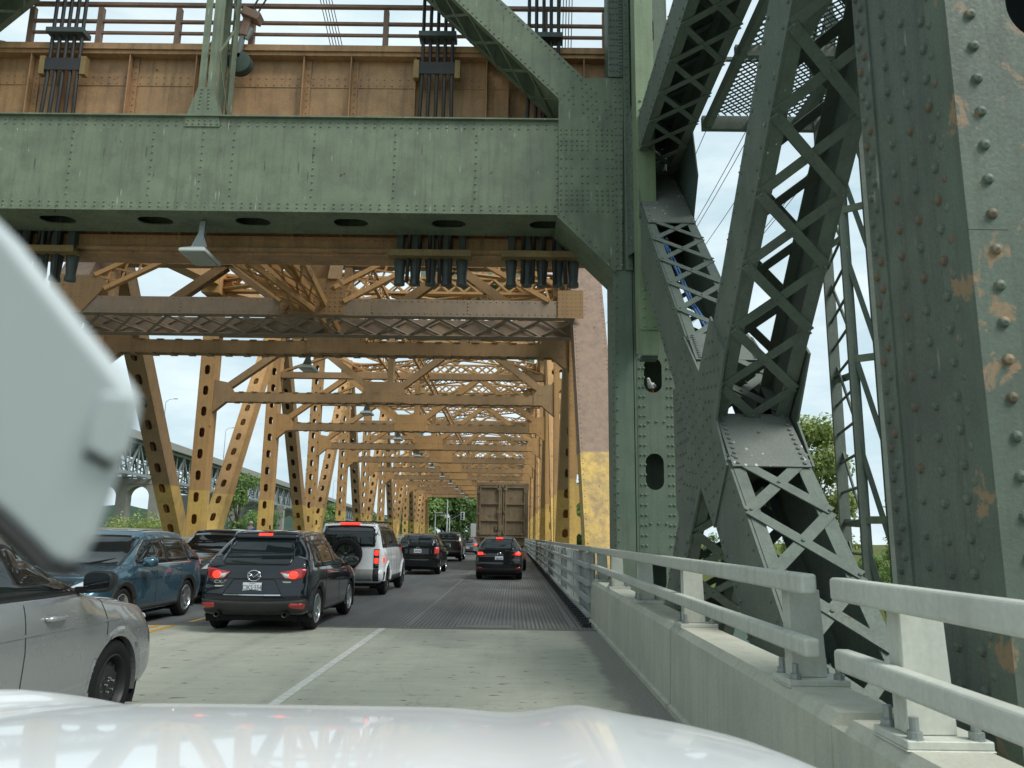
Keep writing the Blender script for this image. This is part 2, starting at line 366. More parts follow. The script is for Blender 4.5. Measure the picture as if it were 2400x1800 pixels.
def f_grass(t, b):
    pos = N('ShaderNodeNewGeometry', t).outputs['Position']
    c = mixc(t, rg(t, nz(t, pos, .25, 7, .65), .35, .7), (.115, .13, .035), (.07, .095, .028)); c = mixc(t, rg(t, nz(t, pos, 3, 5), .45, .7, 0, .6), c, (.15, .145, .055)); t.links.new(c, b.inputs['Base Color']); bumpn(t, b, nz(t, pos, 5, 6), .8, .3)
GRASS = proc('meadow', f_grass, .95, .1)
def f_water(t, b):
    pos = N('ShaderNodeNewGeometry', t).outputs['Position']
    b.inputs['Base Color'].default_value = (.05, .09, .075, 1); b.inputs['IOR'].default_value = 1.33
    bumpn(t, b, nz(t, pos, 1.1, 6, .6, (1, 2.2, 1)), .8, .25)
WATER = proc('canal_water', f_water, .06, .5)
def flat(name, x0, x1, y0, y1, z, mat, kind='structure', parent=None):
    b = MB(); b.quad((x0, y0, z), (x1, y0, z), (x1, y1, z), (x0, y1, z)); o = b.build(name, mat, parent)
    if kind: o['kind'] = kind
    return o
WZ = -4.6
flat('water', -1500, 1500, -40, 1500, WZ, WATER)
# the approach slab the cars stand on, the deck of the span, the road beyond
b = MB(); b.box(-13.4, 1.95, -130, 14.42, -1.1, 0); b.build('road', SLAB)['kind'] = 'structure'
b = MB(); b.box(-13.15, 1.62, 14.56, 128.4, -.5, -.004); b.build('bridge_deck', GRATE)['kind'] = 'structure'
b = MB(); b.box(-13.3, 1.9, 14.42, 14.49, -.4, .008); b.box(-13.3, 1.9, 14.50, 14.56, -.4, .004); b.box(-13.2, 1.5, 14.56, 14.62, -.02, .002); b.build('expansion_joint', worn('joint_steel', (.16, .165, .15), (.22, .22, .2), (.1, .09, .07), metal=.3))['kind'] = 'structure'
b = MB(); b.box(-14, 2.2, 128.45, 420, -.8, 0); b.build('far_road', ASPH)['kind'] = 'structure'
def strip(name, x0, x1, y0, y1, z, mat, x2=None):
    b = MB(); d = x1-x0; e = x0 if x2 is None else x2
    n = max(1, int((y1-y0)/1.5)); 
    for i in range(n):
        ya = lerp(y0, y1, i/n); yb = lerp(y0, y1, (i+1)/n); xa = lerp(x0, e, i/n); xb = lerp(x0, e, (i+1)/n)
        b.quad((xa, ya, z), (xa+d, ya, z), (xb+d, yb, z), (xb, yb, z))
    o = b.build(name, mat); o['kind'] = 'structure'; return o
strip('lane_line', -2.35, -2.235, -14, 14.40, .004, LINEW)
strip('deck_lane_line', -1.925, -1.87, 15, 128, .0, LINEF)
strip('deck_edge_line', 1.09, 1.16, 15, 128, .0, LINEF)
strip('centre_line', -6.05, -5.92, -14, 14.40, .004, LINEY); strip('centre_line', -6.32, -6.19, -14, 14.40, .004, LINEY)
strip('deck_centre_line', -5.98, -5.90, 15, 128, .0, LINEY)
strip('outer_lane_line', -9.65, -9.54, -14, 14.40, .004, LINEW)
b = MB(); b.box(-1.0, .0, 14.63, 15.1, -.001, .010); b.build('joint_cover_plate', worn('cover_plate_steel', (.20, .21, .205), (.16, .165, .16), (.1, .1, .1)))['kind'] = 'structure'
# terrain beyond the canal
def terrain(name, pts, z, mat):
    b = MB(); b.quad(*[(x, y, z) for x, y in pts]); o = b.build(name, mat); o['kind'] = 'structure'; return o
b = MB(); rnd = random.Random(3)
NX, NY = 60, 26
def bank_h(x, y):
    t = min(1, max(0, (y-58-6*sin(x*.07))/22)); return WZ-.25+t*(3.4+.5*sin(x*.11)+.4*sin(y*.05+x*.03))
xs = [3.5+i*i*.16 for i in range(NX)]; ys = [52+i*4+i*i*.9 for i in range(NY)]
for j in range(NY):
    for i in range(NX): b.v.append((xs[i], ys[j], bank_h(xs[i], ys[j])+.25*rnd.random()))
for j in range(NY-1):
    for i in range(NX-1): b.f.append((j*NX+i, j*NX+i+1, (j+1)*NX+i+1, (j+1)*NX+i)); b.m.append(0)
o = b.build('grass_bank', GRASS, smooth=True); o['kind'] = 'structure'
b = MB(); b.quad((-14, 150, -.9), (-14, 900, -.9), (-700, 900, -.9), (-700, 190, -.9)); b.quad((-700, 190, -.9), (-14, 150, -.9), (-14, 132, WZ-.2), (-700, 150, WZ-.2)); b.build('far_shore', GRASS)['kind'] = 'structure'
# hills on the left horizon (the escarpment)
b = MB(); rnd = random.Random(5); n = 90; rows = []
for r, (d, hh) in enumerate(((2300, 0), (2500, 40), (2750, 85), (3100, 92), (3600, 70))):
    rows.append([(d*sin(radians(-62+i*56/n)), d*cos(radians(-62+i*56/n)), WZ+hh*(.85+.10*sin(i*.33+r)+.06*sin(i*.9))+(rnd.random()*5 if hh else 0)) for i in range(n+1)])
for r in range(4):
    for i in range(n): b.quad(rows[r][i], rows[r][i+1], rows[r+1][i+1], rows[r+1][i])
def f_hill(t, b_):
    pos = N('ShaderNodeNewGeometry', t).outputs['Position']; c = mixc(t, rg(t, nz(t, pos, .02, 6), .35, .7), (.035, .06, .045), (.05, .075, .05)); t.links.new(c, b_.inputs['Base Color'])
b.build('hills', proc('wooded_hill', f_hill, .95, .05), smooth=True)['kind'] = 'structure'
# ================================================================== lift span
SPAN = thing('lift_bridge_span', 'long ochre and yellow riveted truss span stretching away over the traffic', 'bridge', loc=(XL/2+XR/2, 15.4, 0))
SPO = V(SPAN.location)
def sp_build(b, name, mat, **k):
    o = b.build(name, mat, SPAN, **k); o.matrix_parent_inverse = Matrix.Translation(-SPO); return o
PAN = 9.4; Y0 = 15.3; NP = 12; ZC = 11.3
ZT = [11.3+3.6*(1-((max(1, min(k, 11))-6)/5)**2) for k in range(13)]      # the top chord rises towards mid span
YV = [Y0+PAN*i for i in range(NP+1)]; YV[0] = 17.7; YV[NP] = 125.9
def member(p0, p1, w, d, front, holes=True, near=False, hs=(.115, .215), pitch=.93, margin=.9, mats=None, name='x'):
    """box member, w wide across X, d deep; perforated front and back plates when holes"""
    p0 = V(p0); p1 = V(p1); ax = (p1-p0); Ln = ax.length; ax.normalize()
    f = V(front); f = (f-ax*f.dot(ax)).normalized(); u = ax.cross(f).normalized()
    t = .03; b = MB()
    hl = []
    if holes:
        k = int((Ln-2*margin)/pitch); s0 = (Ln-k*pitch)/2
        hl = [(w/2, s0+pitch*i, hs[0], hs[1]) for i in range(k+1)]
    seg = 4 if near else 3
    o = p0-u*w/2+f*(d/2)
    b.holed(o-f*t, u, ax, f, w, Ln, t, hl, seg)
    b.holed(p0-u*w/2-f*(d/2), u, ax, f, w, Ln, t, hl, seg)
    for s in (-1, 1):
        c = p0+u*s*(w/2-t/2)
        b.prism([c-f*(d/2-t)-u*t/2, c+f*(d/2-t)-u*t/2, c+f*(d/2-t)+u*t/2, c-f*(d/2-t)+u*t/2], ax*Ln)
    if near:
        nr = int(Ln/.16)
        for s in (-1, 1):
            b.rivets(o+u*(w/2+s*(w/2-.06))+ax*.1, o+u*(w/2+s*(w/2-.06))+ax*(Ln-.1), nr, f, .016)
            c = p0+u*s*(w/2)
            for q in (-1, 1): b.rivets(c+f*q*(d/2-.09)+ax*.1, c+f*q*(d/2-.09)+ax*(Ln-.1), nr, u*s, .016)
    return b
top = {k: (YV[k], ZC) for k in range(NP+1)}
for side, X in ((0, XL), (1, XR)):
    for k in range(1, NP):
        near = (k <= 3)
        sp_build(member((X, YV[k], -.6), (X, YV[k], ZT[k]-.2), .66, .66, (0, -1, 0), True, near), 'vertical_post', ORANGE)
    for k in range(0, NP, 2):      # bottom nodes at even points
        for a, c in ((k, k+1), (k+2, k+1)):
            if a == 0 or a == NP: continue
            w = .68 if a < NP/2+2 else .6
            fr = (0, -1, 1) if c > a else (0, -1, -1)
            sp_build(member((X, YV[a]+(.45 if c > a else -.45), -.5), (X, YV[c]+(-.35 if c > a else .35), ZT[c]-.1), w, .7, fr, True, k <= 2), 'diagonal_brace', ORANGED if c < a else ORANGE)  # down-facing diagonals take the darker ochre, their shade put into the paint
    # inclined end posts
    for a, c in ((0, 1), (NP, NP-1)):
        p0 = V((X, YV[a], -.6)); p1 = V((X, YV[c], ZC+.1)); 
        bm_ = member(p0+V((.09 if X > 0 else -.09, 0, 0)), p1+V((.09 if X > 0 else -.09, 0, 0)), .95, .8, (0, -1 if a == 0 else 1, .5), False, a == 0)
        sp_build(bm_, 'end_post', PINK if a == 0 else ORANGE)
    b = MB()
    for k in range(1, NP-1): b.bar((X, YV[k]-.02, ZT[k]+.3), (X, YV[k+1]+.02, ZT[k+1]+.3), .72, .62)
    for k in range(1, NP): b.box(X-.40, X+.40, YV[k]-.8, YV[k]+.8, ZT[k]-.5, ZT[k]+.66)
    sp_build(b, 'top_chord', ORANGE)
    b = MB(); b.box(X-.32, X+.32, YV[0]-.6, YV[NP]+.6, -1.2, -.5); sp_build(b, 'bottom_chord', ORANGED)
b = MB()
for k in range(0, NP+1):
    b.box(XL+.2, XR-.2, YV[k]-.2, YV[k]+.2, -1.6, -.52)
for i in range(12):
    x = -12.6+i*1.26; b.box(x-.08, x+.08, YV[0], YV[NP], -.95, -.505)
sp_build(b, 'floor_beam', ORANGED)
XC = (XL+XR)/2; XI0, XI1 = XL+.34, XR-.34
def sway(k):
    y = YV[k]; near = k <= 4
    zb, zt = 7.3, 10.4; h = .42
    b = MB()      # strut: two angles front/back with laced web
    b.box(XI0, XI1, y-.24, y-.20, zb, zb+h); b.box(XI0, XI1, y+.20, y+.24, zb, zb+h)
    b.box(XI0, XI1, y-.199, y-.10, zb+h-.03, zb+h); b.box(XI0, XI1, y+.10, y+.199, zb, zb+.03)
    b.box(XI0, XI1, y-.199, y-.06, zb+.002, zb+.032); b.box(XI0, XI1, y+.06, y+.199, zb+h-.032, zb+h-.002)
    n = 24
    for i in range(n+1):
        x = lerp(XI0+.3, XI1-.3, i/n); b.box(x-.11, x+.11, y-.27, y+.27, zb-.022, zb-.002); b.box(x+.2, x+.42, y-.27, y+.27, zb+h+.002, zb+h+.022)
    if near: b.rivets((XI0+.1, y-.24, zb+.06), (XI1-.1, y-.24, zb+.06), 70, (0, -1, 0), .014)
    sp_build(b, 'sway_strut', ORANGED)
    b = MB(); b.box(XI0, XI1, y-.2, y+.2, zt-.12, zt+.22); sp_build(b, 'mid_strut', ORANGED)
    zz = ZT[k]+.15; b = MB()
    for z in (zz-.35, zz+.35): b.box(XI0, XI1, y-.2, y+.2, z-.05, z+.05)
    for s_ in (-.17, .17): b.lacing((XI0, y+s_, zz-.3), (0, 0, 1), (1, 0, 0), (0, -1, 0), .6, XI1-XI0, 22, .09, .02)
    sp_build(b, 'top_strut', ORANGE)
    if zz-zt > 1.6:
        for (xa, xb) in ((XI0, XC), (XC, XI1)):
            b = MB(); za, zb_ = zt+.25, zz-.45
            b.bar((xa+.1, y-.07, za), (xb-.1, y-.07, zb_), .12, .26, (0, 1, 0)); b.bar((xa+.1, y+.07, zb_), (xb-.1, y+.07, za), .12, .26, (0, 1, 0)); sp_build(b, 'upper_brace', ORANGE)
    q0, q1 = (XI0+XC)/2, (XI1+XC)/2
    for (xa, za, xb, zb2) in ((XI0+.2, zb+h, q0-.1, zt-.1), (XC-.3, zb+h, q0+.1, zt-.1), (XC+.3, zb+h, q1-.1, zt-.1), (XI1-.2, zb+h, q1+.1, zt-.1)):
        b = MB(); b.bar((xa, y-.13, za), (xb, y-.13, zb2), .05, .27, (0, 0, 1)) if 0 else None
        for dy in (-.13, .13): b.bar((xa, y+dy, za), (xb, y+dy, zb2),   .045, .29, V((xb-xa, 0, zb2-za)).cross(V((0, 1, 0))))
        if near: 
            dv = V((xb-xa, 0, zb2-za)); 
            for i in range(9): 
                p = V((xa, y, za))+dv*((i+.5)/9); b.bar(p+V((0, -.13, 0)), p+V((0, .13, 0)), .1, .2, dv.cross(V((0, 1, 0))))
        sp_build(b, 'sway_brace', ORANGED if k < 3 else ORANGE)
    XG = XC+.25
    b = MB(); b.box(XG-.13, XG+.13, y-.18, y+.18, zb+h+.01, zt-.13); sp_build(b, 'sway_post', ORANGED if k < 3 else ORANGE)
    b = MB()
    b.prism([(XC-.95, y-.262, zb+.03), (XC+.95, y-.262, zb+.03), (XC+.95, y-.262, zb+.5), (XC+.75, y-.262, zb+.95), (XC-.75, y-.262, zb+.95), (XC-.95, y-.262, zb+.5)], (0, .02, 0))
    if near:
        for i in range(10):
            for j in range(4): b.rivet((XC-.8+i*.178, y-.262, zb+.1+j*.13), (0, -1, 0), .015)
    sp_build(b, 'sway_gusset', ORANGED if k < 3 else ORANGE)
    for X, s in ((XI0, 1), (XI1, -1)):
        b = MB(); b.prism([(X, y-.262, zb-.02), (X+s*.9, y-.262, zb-.02), (X+s*.9, y-.262, zb+.46), (X+s*.55, y-.262, zb+.85), (X, y-.262, zb+.95)], (0, .02, 0))
        b.prism([(X, y-.262, zb-.021), (X+s*.55, y-.262, zb-.021), (X, y-.262, zb-.5)], (0, .3, 0))
        if near:
            for i in range(10): b.rivet((X+s*(.08+.08*i), y-.262, zb+.12+(i % 3)*.12), (0, -1, 0), .015)
        sp_build(b, 'end_gusset', ORANGED if k < 3 else ORANGE)
for k in range(1, NP): sway(k)
def latt_beam(b, p0, p1, dep=.34, wid=.30, n=10):
    """two flanges a little apart with zig-zag lacing between"""
    p0 = V(p0); p1 = V(p1); d = (p1-p0).normalized(); up = V((0, 0, 1))
    for s in (-1, 1): b.bar(p0+up*s*dep/2, p1+up*s*dep/2, wid, .06)
    Ln = (p1-p0).length
    for i in range(n):
        a = p0+d*(Ln*i/n); c = p0+d*(Ln*(i+1)/n)
        b.bar(a-up*dep/2, c+up*dep/2, .03, .065, up.cross(d).cross(d)); b.bar(a+up*dep/2, c-up*dep/2, .03, .065, up.cross(d).cross(d))
for k in range(1, NP-1):
    for (xa, xb) in ((XI0, XI1), (XI1, XI0)):
        b = MB(); latt_beam(b, (xa, YV[k]+.2, ZT[k]+.05+(.40 if xa < xb else 0)), (xb, YV[k+1]-.2, ZT[k+1]+.05+(.40 if xa < xb else 0)), .40, .34, n=26); sp_build(b, 'lateral_brace', ORANGE)
b = MB()
for dx in (-.8, .9):
    latt_beam(b, (XC+dx, YV[1], 10.2), (XC+dx, YV[NP-1], 10.2), .5, .12, 110)
sp_build(b, 'ceiling_stringer', ORANGE)
# portal frame in the plane of the near end posts
def portal(y, d, name):      # d=+1 near end, -1 far end
    b = MB(); Z = lambda a: a
    yb = y+1.2*d
    b.prism([(XI0-.1, y, 7.92), (XI1+.1, y, 7.92), (XI1+.1, y, 8.4), (XI0-.1, y, 8.4)], (0, .05*d, 0))
    b.prism([(XI0, yb, 7.55), (XI1, yb, 7.55), (XI1, yb, 8.12), (XI0, yb, 8.12)], (0, .05*d, 0))
    b.prism([(XI0, y, 7.92), (XI1, y, 7.92), (XI1, y+.18*d, 7.88), (XI0, y+.18*d, 7.88)], (0, 0, -.03))
    b.prism([(XI0, yb-.22*d, 7.59), (XI1, yb-.22*d, 7.59), (XI1, yb, 7.55), (XI0, yb, 7.55)], (0, 0, -.03))
    b.rivets((XI0, y, 7.98), (XI1, y, 7.98), 80, (0, -d, 0), .017); b.rivets((XI0, y, 8.35), (XI1, y, 8.35), 80, (0, -d, 0), .017)
    for x in (-9.8, -4.2, -1.4): b.rivets((x, y, 8.0), (x, y, 8.3), 4, (0, -d, 0), .02)
    b.lacing((XI0, y+.15*d, 7.86), (0, 1.0*d, -.27), (1, 0, 0), (0, -.26, -.95), 1.0, XI1-XI0, 15, .09, .02)
    b.lacing((XI0, yb-.04*d, 7.62), (0, 0, 1), (1, 0, 0), (0, -d, 0), .5, XI1-XI0, 15, .08, .02)
    sp_build(b, 'portal_strut', worn('portal_ochre', (.36, .29, .225), (.40, .30, .21), (.18, .155, .125), dirt_amt=.5, streak=.3, specks=(.6, .56, .5), speck_amt=.2) if d > 0 else ORANGED)
    b = MB()
    for X, s in ((XI0, 1), (XI1, -1)):
        b.prism([(X-s*.45, y-.03*d, 7.88), (X+s*.55, y-.03*d, 7.88), (X+s*1.25, y-.03*d, 8.75), (X+s*1.0, y-.03*d, 9.0), (X-s*.45, y-.03*d, 9.05)] if X == XI0 else [(X+.25, y-.03*d, 7.88), (X-.5, y-.03*d, 7.88), (X-.5, y-.03*d, 8.72), (X+.25, y-.03*d, 8.72)], (0, .02*d, 0))
        for i in range(7):
            for j in range(7): b.rivet((X+s*(-.3+.13*i), y-.03*d, 8.0+.12*j), (0, -d, 0), .013)
        sp_build(b, 'portal_gusset', ORANGED); b = MB()
    x0, x1 = -6.9, -5.0
    b.prism([(x0, y-.03*d, 7.9), (x1, y-.03*d, 7.9), (x1, y-.03*d, 8.75), (x1-.25, y-.03*d, 9.0), (x0+.25, y-.03*d, 9.0), (x0, y-.03*d, 8.75)], (0, .02*d, 0))
    for i in range(12):
        for j in range(6): b.rivet((x0+.12+.15*i, y-.03*d, 8.02+.14*j), (0, -d, 0), .02)
    sp_build(b, 'portal_gusset', ORANGED)
    for (xa, za, xb, zb2) in ((XI0+1.0, 8.8, -9.9, 10.6), (-6.7, 8.5, -9.4, 10.6), (-5.2, 8.5, -2.2, 10.6), (XI1-.6, 8.6, -1.8, 10.6)):
        b = MB()
        dv = V((xb-xa, .95*d, zb2-za)); nn = dv.cross(V((0, 1, 0))).normalized()
        for s in (-.26, .26): b.bar(V((xa, y, za))+nn*s, V((xb, y+.95*d, zb2))+nn*s, .16, .13, nn)
        b.lacing(V((xa, y-.02, za))-nn*.26, nn, dv, (0, -d, 0), .52, dv.length, 6, .06, .02)
        sp_build(b, 'portal_brace', ORANGE)
    b = MB()
    for dx in (-.75, .55): b.bar((-5.95+dx, y+.1*d, 8.9), (-5.95+dx, y+1.0*d, 10.9), .28, .4, (0, 1, 0))
    b.box(-6.45, -5.65, min(y+.5*d, y+.56*d), max(y+.5*d, y+.56*d), 8.95, 10.4)
    sp_build(b, 'portal_post', ORANGED)
    b = MB(); b.box(XI0, XI1, min(y+1.0*d, y+1.5*d), max(y+1.0*d, y+1.5*d), 10.6, 11.2); sp_build(b, 'portal_top_beam', ORANGED)
portal(22.0, 1, 'a'); portal(YV[NP]-4.3, -1, 'b')
# long raking laced members between the lifting girder and the centre of the portal
for (p, q) in (((-8.9, 17.4, 9.6), (-5.9, 22.4, 7.95)), ((-7.4, 17.3, 9.6), (-5.75, 23.4, 8.2)), ((-6.4, 17.6, 10.2), (-5.6, 23.2, 7.75))):
    b = MB(); p = V(p); q = V(q); d = q-p; n = V((-.3, -.5, -1)); n = (n-d*(n.dot(d)/d.dot(d))).normalized(); u = d.cross(n).normalized()
    for s in (-.2, .2): b.bar(p+u*s, q+u*s, .1, .16, n)
    b.lacing(p-u*.2+n*.09, u, d, n, .4, d.length, 8, .06, .02); sp_build(b, 'raking_brace', ORANGE)
# lifting girders with stiffeners, flanges and the walkway on top
def girder(y, d, ztop=12.72, zbot=7.72):
    b = MB(); x0, x1 = XL-.2, XR+.5
    b.box(x0, x1, y, y+.03*d, zbot+.3, ztop-.1) if d > 0 else b.box(x0, x1, y-.03, y, zbot+.3, ztop-.1)
    ya, yb = sorted((y-.28*d, y+.9*d))
    b.box(x0, x1, ya, yb, ztop-.1, ztop+.05); b.box(x0, x1, ya+.05, yb-.05, ztop-.19, ztop-.102)
    yb2 = y+.55*d; ya, yb2 = min(y-.28*d, yb2), max(y-.28*d, yb2); b.box(x0, x1, ya, yb2, zbot, zbot+.07); b.box(x0, x1, ya+.06, ya+.09, zbot+.071, zbot+.36); b.box(x0, x1, ya+.12, yb2-.08, zbot-.05, zbot-.002)
    f = V((0, -d, 0))
    for zz in (ztop-.72, ztop-.62): b.prism([(x0, y-.001*d, zz-.16), (x1, y-.001*d, zz-.16), (x1, y-.001*d, zz+.16), (x0, y-.001*d, zz+.16)], (0, -.014*d, 0)) if zz == ztop-.72 else None
    b.rivets((x0, y-.015*d, ztop-.66), (x1, y-.015*d, ztop-.66), 90, f, .018); b.rivets((x0, y-.015*d, ztop-.82), (x1, y-.015*d, ztop-.82), 90, f, .018)
    b.rivets((x0, y-.22*d, zbot+.28), (x1, y-.22*d, zbot+.28), 90, f, .018)
    xs_ = [-12.6, -11.35, -10.55, -9.05, -7.5, -5.0, -3.9, -2.4, -.75, -.25, .5, 1.5]
    for x in xs_:
        b.prism([(x-.012, y-.015*d, zbot+.36), (x+.012, y-.015*d, zbot+.36), (x+.012, y-.015*d, ztop-.2), (x-.012, y-.015*d, ztop-.2)], (0, -.2*d, 0))
        b.prism([(x+.012, y-.016*d, zbot+.36), (x+.14, y-.016*d, zbot+.36), (x+.14, y-.016*d, ztop-.2), (x+.012, y-.016*d, ztop-.2)], (0, -.02*d, 0))
        b.rivets((x+.08, y-.036*d, 10.2), (x+.08, y-.036*d, ztop-.4), 14, f, .018)
    o = sp_build(b, 'lifting_girder', GIRD)
    b = MB()
    yr = y-.1*d
    for z, s in ((13.86, .05), (13.42, .04), (13.12, .03)): b.box(-11.55, x1, yr-s, yr+s, ztop+.05+(z-12.77), ztop+.05+(z-12.77)+.075*(1 if s > .04 else .8))
    for x in (-11.52, -9.9, -8.05, -6.3, -3.15, .6, 2.0): b.box(x-.06, x+.06, yr-.06, yr+.055, ztop+.052, ztop+1.07)
    for z in (13.3, 13.0): b.box(x0, x1, yr+.78, yr+.82, ztop+(z-12.72), ztop+(z-12.72)+.06)
    for x in (-11, -9.2, -7.4, -5.65, -4.75, -3.0, -1.2): b.prism([(x-.07, yr+.76, ztop+.052), (x+.1, yr+.76, ztop+.052), (x+.08, yr+.76, ztop+.66), (x-.04, yr+.76, ztop+.66)], (0, .04, 0))
    sp_build(b, 'walkway_railing', RUSTR)
GIRD = worn('girder_ochre', (.49, .28, .145), (.54, .325, .16), (.13, .085, .06), dirt_amt=.55, streak=.55, rust=(.12, .05, .03), rust_amt=-.6, scale=.9)
RUSTR = worn('rusty_rail', (.36, .24, .19), (.28, .175, .13), (.12, .08, .065), dirt_amt=.5, streak=.3)
girder(16.6, 1); girder(127.0, -1)
b = MB()
for X in (XL-.2, XR+.2):
    for y in (16.9, 126.6): b.box(X-.3+(.5 if X > 0 else -.5), X+.3+(.5 if X > 0 else -.5), y-.25, y+.2, -.6, 12.5)
sp_build(b, 'hanger_post', ORANGED)
# ================================================================== lift tower (near), then its copy at the far end
TW = thing('lift_tower', 'green riveted lift tower at the near end, its portal beam crossing overhead', 'tower', 'towers of the lift bridge', loc=(XC, 15.5, 0))
TPO = V(TW.location); TPARTS = []
def tw(b, name, mat, parent=None, mirror=False, **k):
    o = b.build(name, mat, parent or TW, **k)
    o.matrix_parent_inverse = Matrix.Translation(-TPO) if parent is None else Matrix()
    if mirror: MIRR.append(o)
    return o
MIRR = []
XT = -6.6
mxp = lambda x: 2*XT-x
# portal beam
ZA, ZB = 8.05, 10.15
XB0, XB1 = mxp(.83), .83
b = MB(); t = .03
b.box(XB0, XB1, 15, 15+t, ZA+t, ZB); b.box(XB0, XB1, 16.07, 16.1, ZA+t, ZB); b.box(XB0, XB1, 14.93, 16.15, ZB+.001, ZB+.03)
hl = [(.56, -9.68+2.06*i-XB0, .22, .36) for i in range(-2, 6)]
b.holed((XB0, 14.95, ZA+.029), (0, 1, 0), (1, 0, 0), (0, 0, -1), 1.18, XB1-XB0, .028, hl, 8)
for z in (ZB-.085, ZB-.18, ZA+.11, ZA+.2): b.rivets((XB0+.1, 15, z), (XB1-.06, 15, z), int((XB1-XB0)/.186), (0, -1, 0), .019)
for i in range(10):
    x = -14.31+i*1.68
    b.rivets((x, 15, ZA+.36), (x, 15, ZB-.34), 10, (0, -1, 0), .019)
for y in (15.05, 16.0): b.rivets((XB0+.1, y, ZA), (XB1-.1, y, ZA), 80, (0, 0, -1), .017)
tw(b, 'portal_beam', GREEN)
b = MB(); b.box(XB0+.05, XB1-.05, 15.1, 16.0, ZA+.5, ZA+.52); tw(b, 'beam_diaphragm', GREENI)
b = MB()      # seam plates on the beam face
for x0, x1 in ((-7.0, -6.1),): b.prism([(x0, 15, ZA+.03), (x1, 15, ZA+.03), (x1, 15, ZB), (x0, 15, ZB)], (0, -.008, 0))
b.rivets((-6.55, 14.992, ZA+.36), (-6.55, 14.992, ZB-.34), 10, (0, -1, 0), .019)
tw(b, 'cover_plate', GREEN)
# corner gusset and knee brace
def corner(mir):
    b = MB(); f = (lambda x: mxp(x)) if mir else (lambda x: x)
    y = 14.975
    pts = [(.835, 8.035), (1.97, 6.9), (2.12, 6.9), (2.19, 11.15), (1.384, 11.15), (.835, 10.68)]
    b.prism([(f(x), y, z) for x, z in pts], (0, .024, 0)); b.prism([(f(x), 16.1, z) for x, z in pts], (0, .024, 0))
    b.prism([(f(.82), 14.94, 8.05), (f(.82), 16.16, 8.05), (f(1.99), 16.16, 6.88), (f(1.99), 14.94, 6.88)], (-.02, 0, -.03))
    r = .019; nn = (0, -1, 0)
    if True:
        for X in (.885, .995, 1.105, 1.215, 1.325, 1.435, 1.62, 1.73, 1.84, 1.94):
            for z in (9.95, 9.85, 9.7, 9.6, 9.5, 8.3, 8.4, 8.5, 8.15, 8.6): b.rivet((f(X), y, z), nn, r)
            if X not in (1.215, 1.73):
                for z in (9.3, 9.1, 8.92, 8.76): b.rivet((f(X), y, z), nn, r)
        for X in (2.02, 2.12): 
            for i in range(28): b.rivet((f(X), y, 7.0+.15*i), nn, r)
        for i in range(8):
            for j in range(5):
                if (i+j) % 5 != 3: b.rivet((f(1.05+.115*i+.105*j), y, 10.75-.105*j*1.0+.0+.0*i-.0+.1*(i)-.62+.0), nn, r) if False else b.rivet((f(.95+.1*i+.1*j*.9), y, 10.9+.02-.1*i+.1*j*.9-.18), nn, r)
        for i in range(9): b.rivet((f(.95+.13*i), y, 8.03-.13*i), nn, r)
    o = tw(b, 'corner_gusset', GREEN)
    # knee brace rising towards the middle
    b = MB(); a = V((f(1.11), 0, 10.91)); c = V((f(-3.2), 0, 15.35)); d = (c-a).normalized(); n = V((d.z, 0, -d.x))
    if n.z > 0: n = -n
    hw = .36
    for yy in (15.0, 16.05):
        b.prism([tuple(a+n*s*hw+V((0, yy, 0))) for s in (-1,)]+[tuple(c-n*hw+V((0, yy, 0))), tuple(c+n*hw+V((0, yy, 0))), tuple(a+n*hw+V((0, yy, 0)))], (0, .03, 0))
    for s in (-1, 1):
        b.rivets(a+n*s*(hw-.06)+V((0, 15, 0)), c+n*s*(hw-.06)+V((0, 15, 0)), 46, (0, -1, 0), .019)
        for yy in (15.03, 15.93): b.prism([tuple(a+n*s*(hw-.001)+V((0, yy, 0))), tuple(c+n*s*(hw-.001)+V((0, yy, 0))), tuple(c+n*s*(hw-.001)+V((0, yy+.12, 0))), tuple(a+n*s*(hw-.001)+V((0, yy+.12, 0)))], -n*s*.02)
    b.lacing(a+n*(hw+.002)+V((0, 15.04, 0)), (0, 1, 0), d, n, 1.0, 5.6, 6, .06, .012)
    b.prism([tuple(a+n*(hw-.04)+d*.75+V((0, 15.04, 0))), tuple(a+n*(hw-.04)+V((0, 15.04, 0))), tuple(a+n*(hw-.04)+V((0, 16.04, 0))), tuple(a+n*(hw-.04)+d*.75+V((0, 16.04, 0)))], n*.02)
    b.prism([tuple(a-n*hw*.2+V((0, 15.5, 0))), tuple(c-n*hw*.2+V((0, 15.5, 0))), tuple(c-n*hw*.2+V((0, 16.04, 0))), tuple(a-n*hw*.2+V((0, 16.04, 0)))], n*.02)
    tw(b, 'knee_brace', GREEN)
corner(False); corner(True)
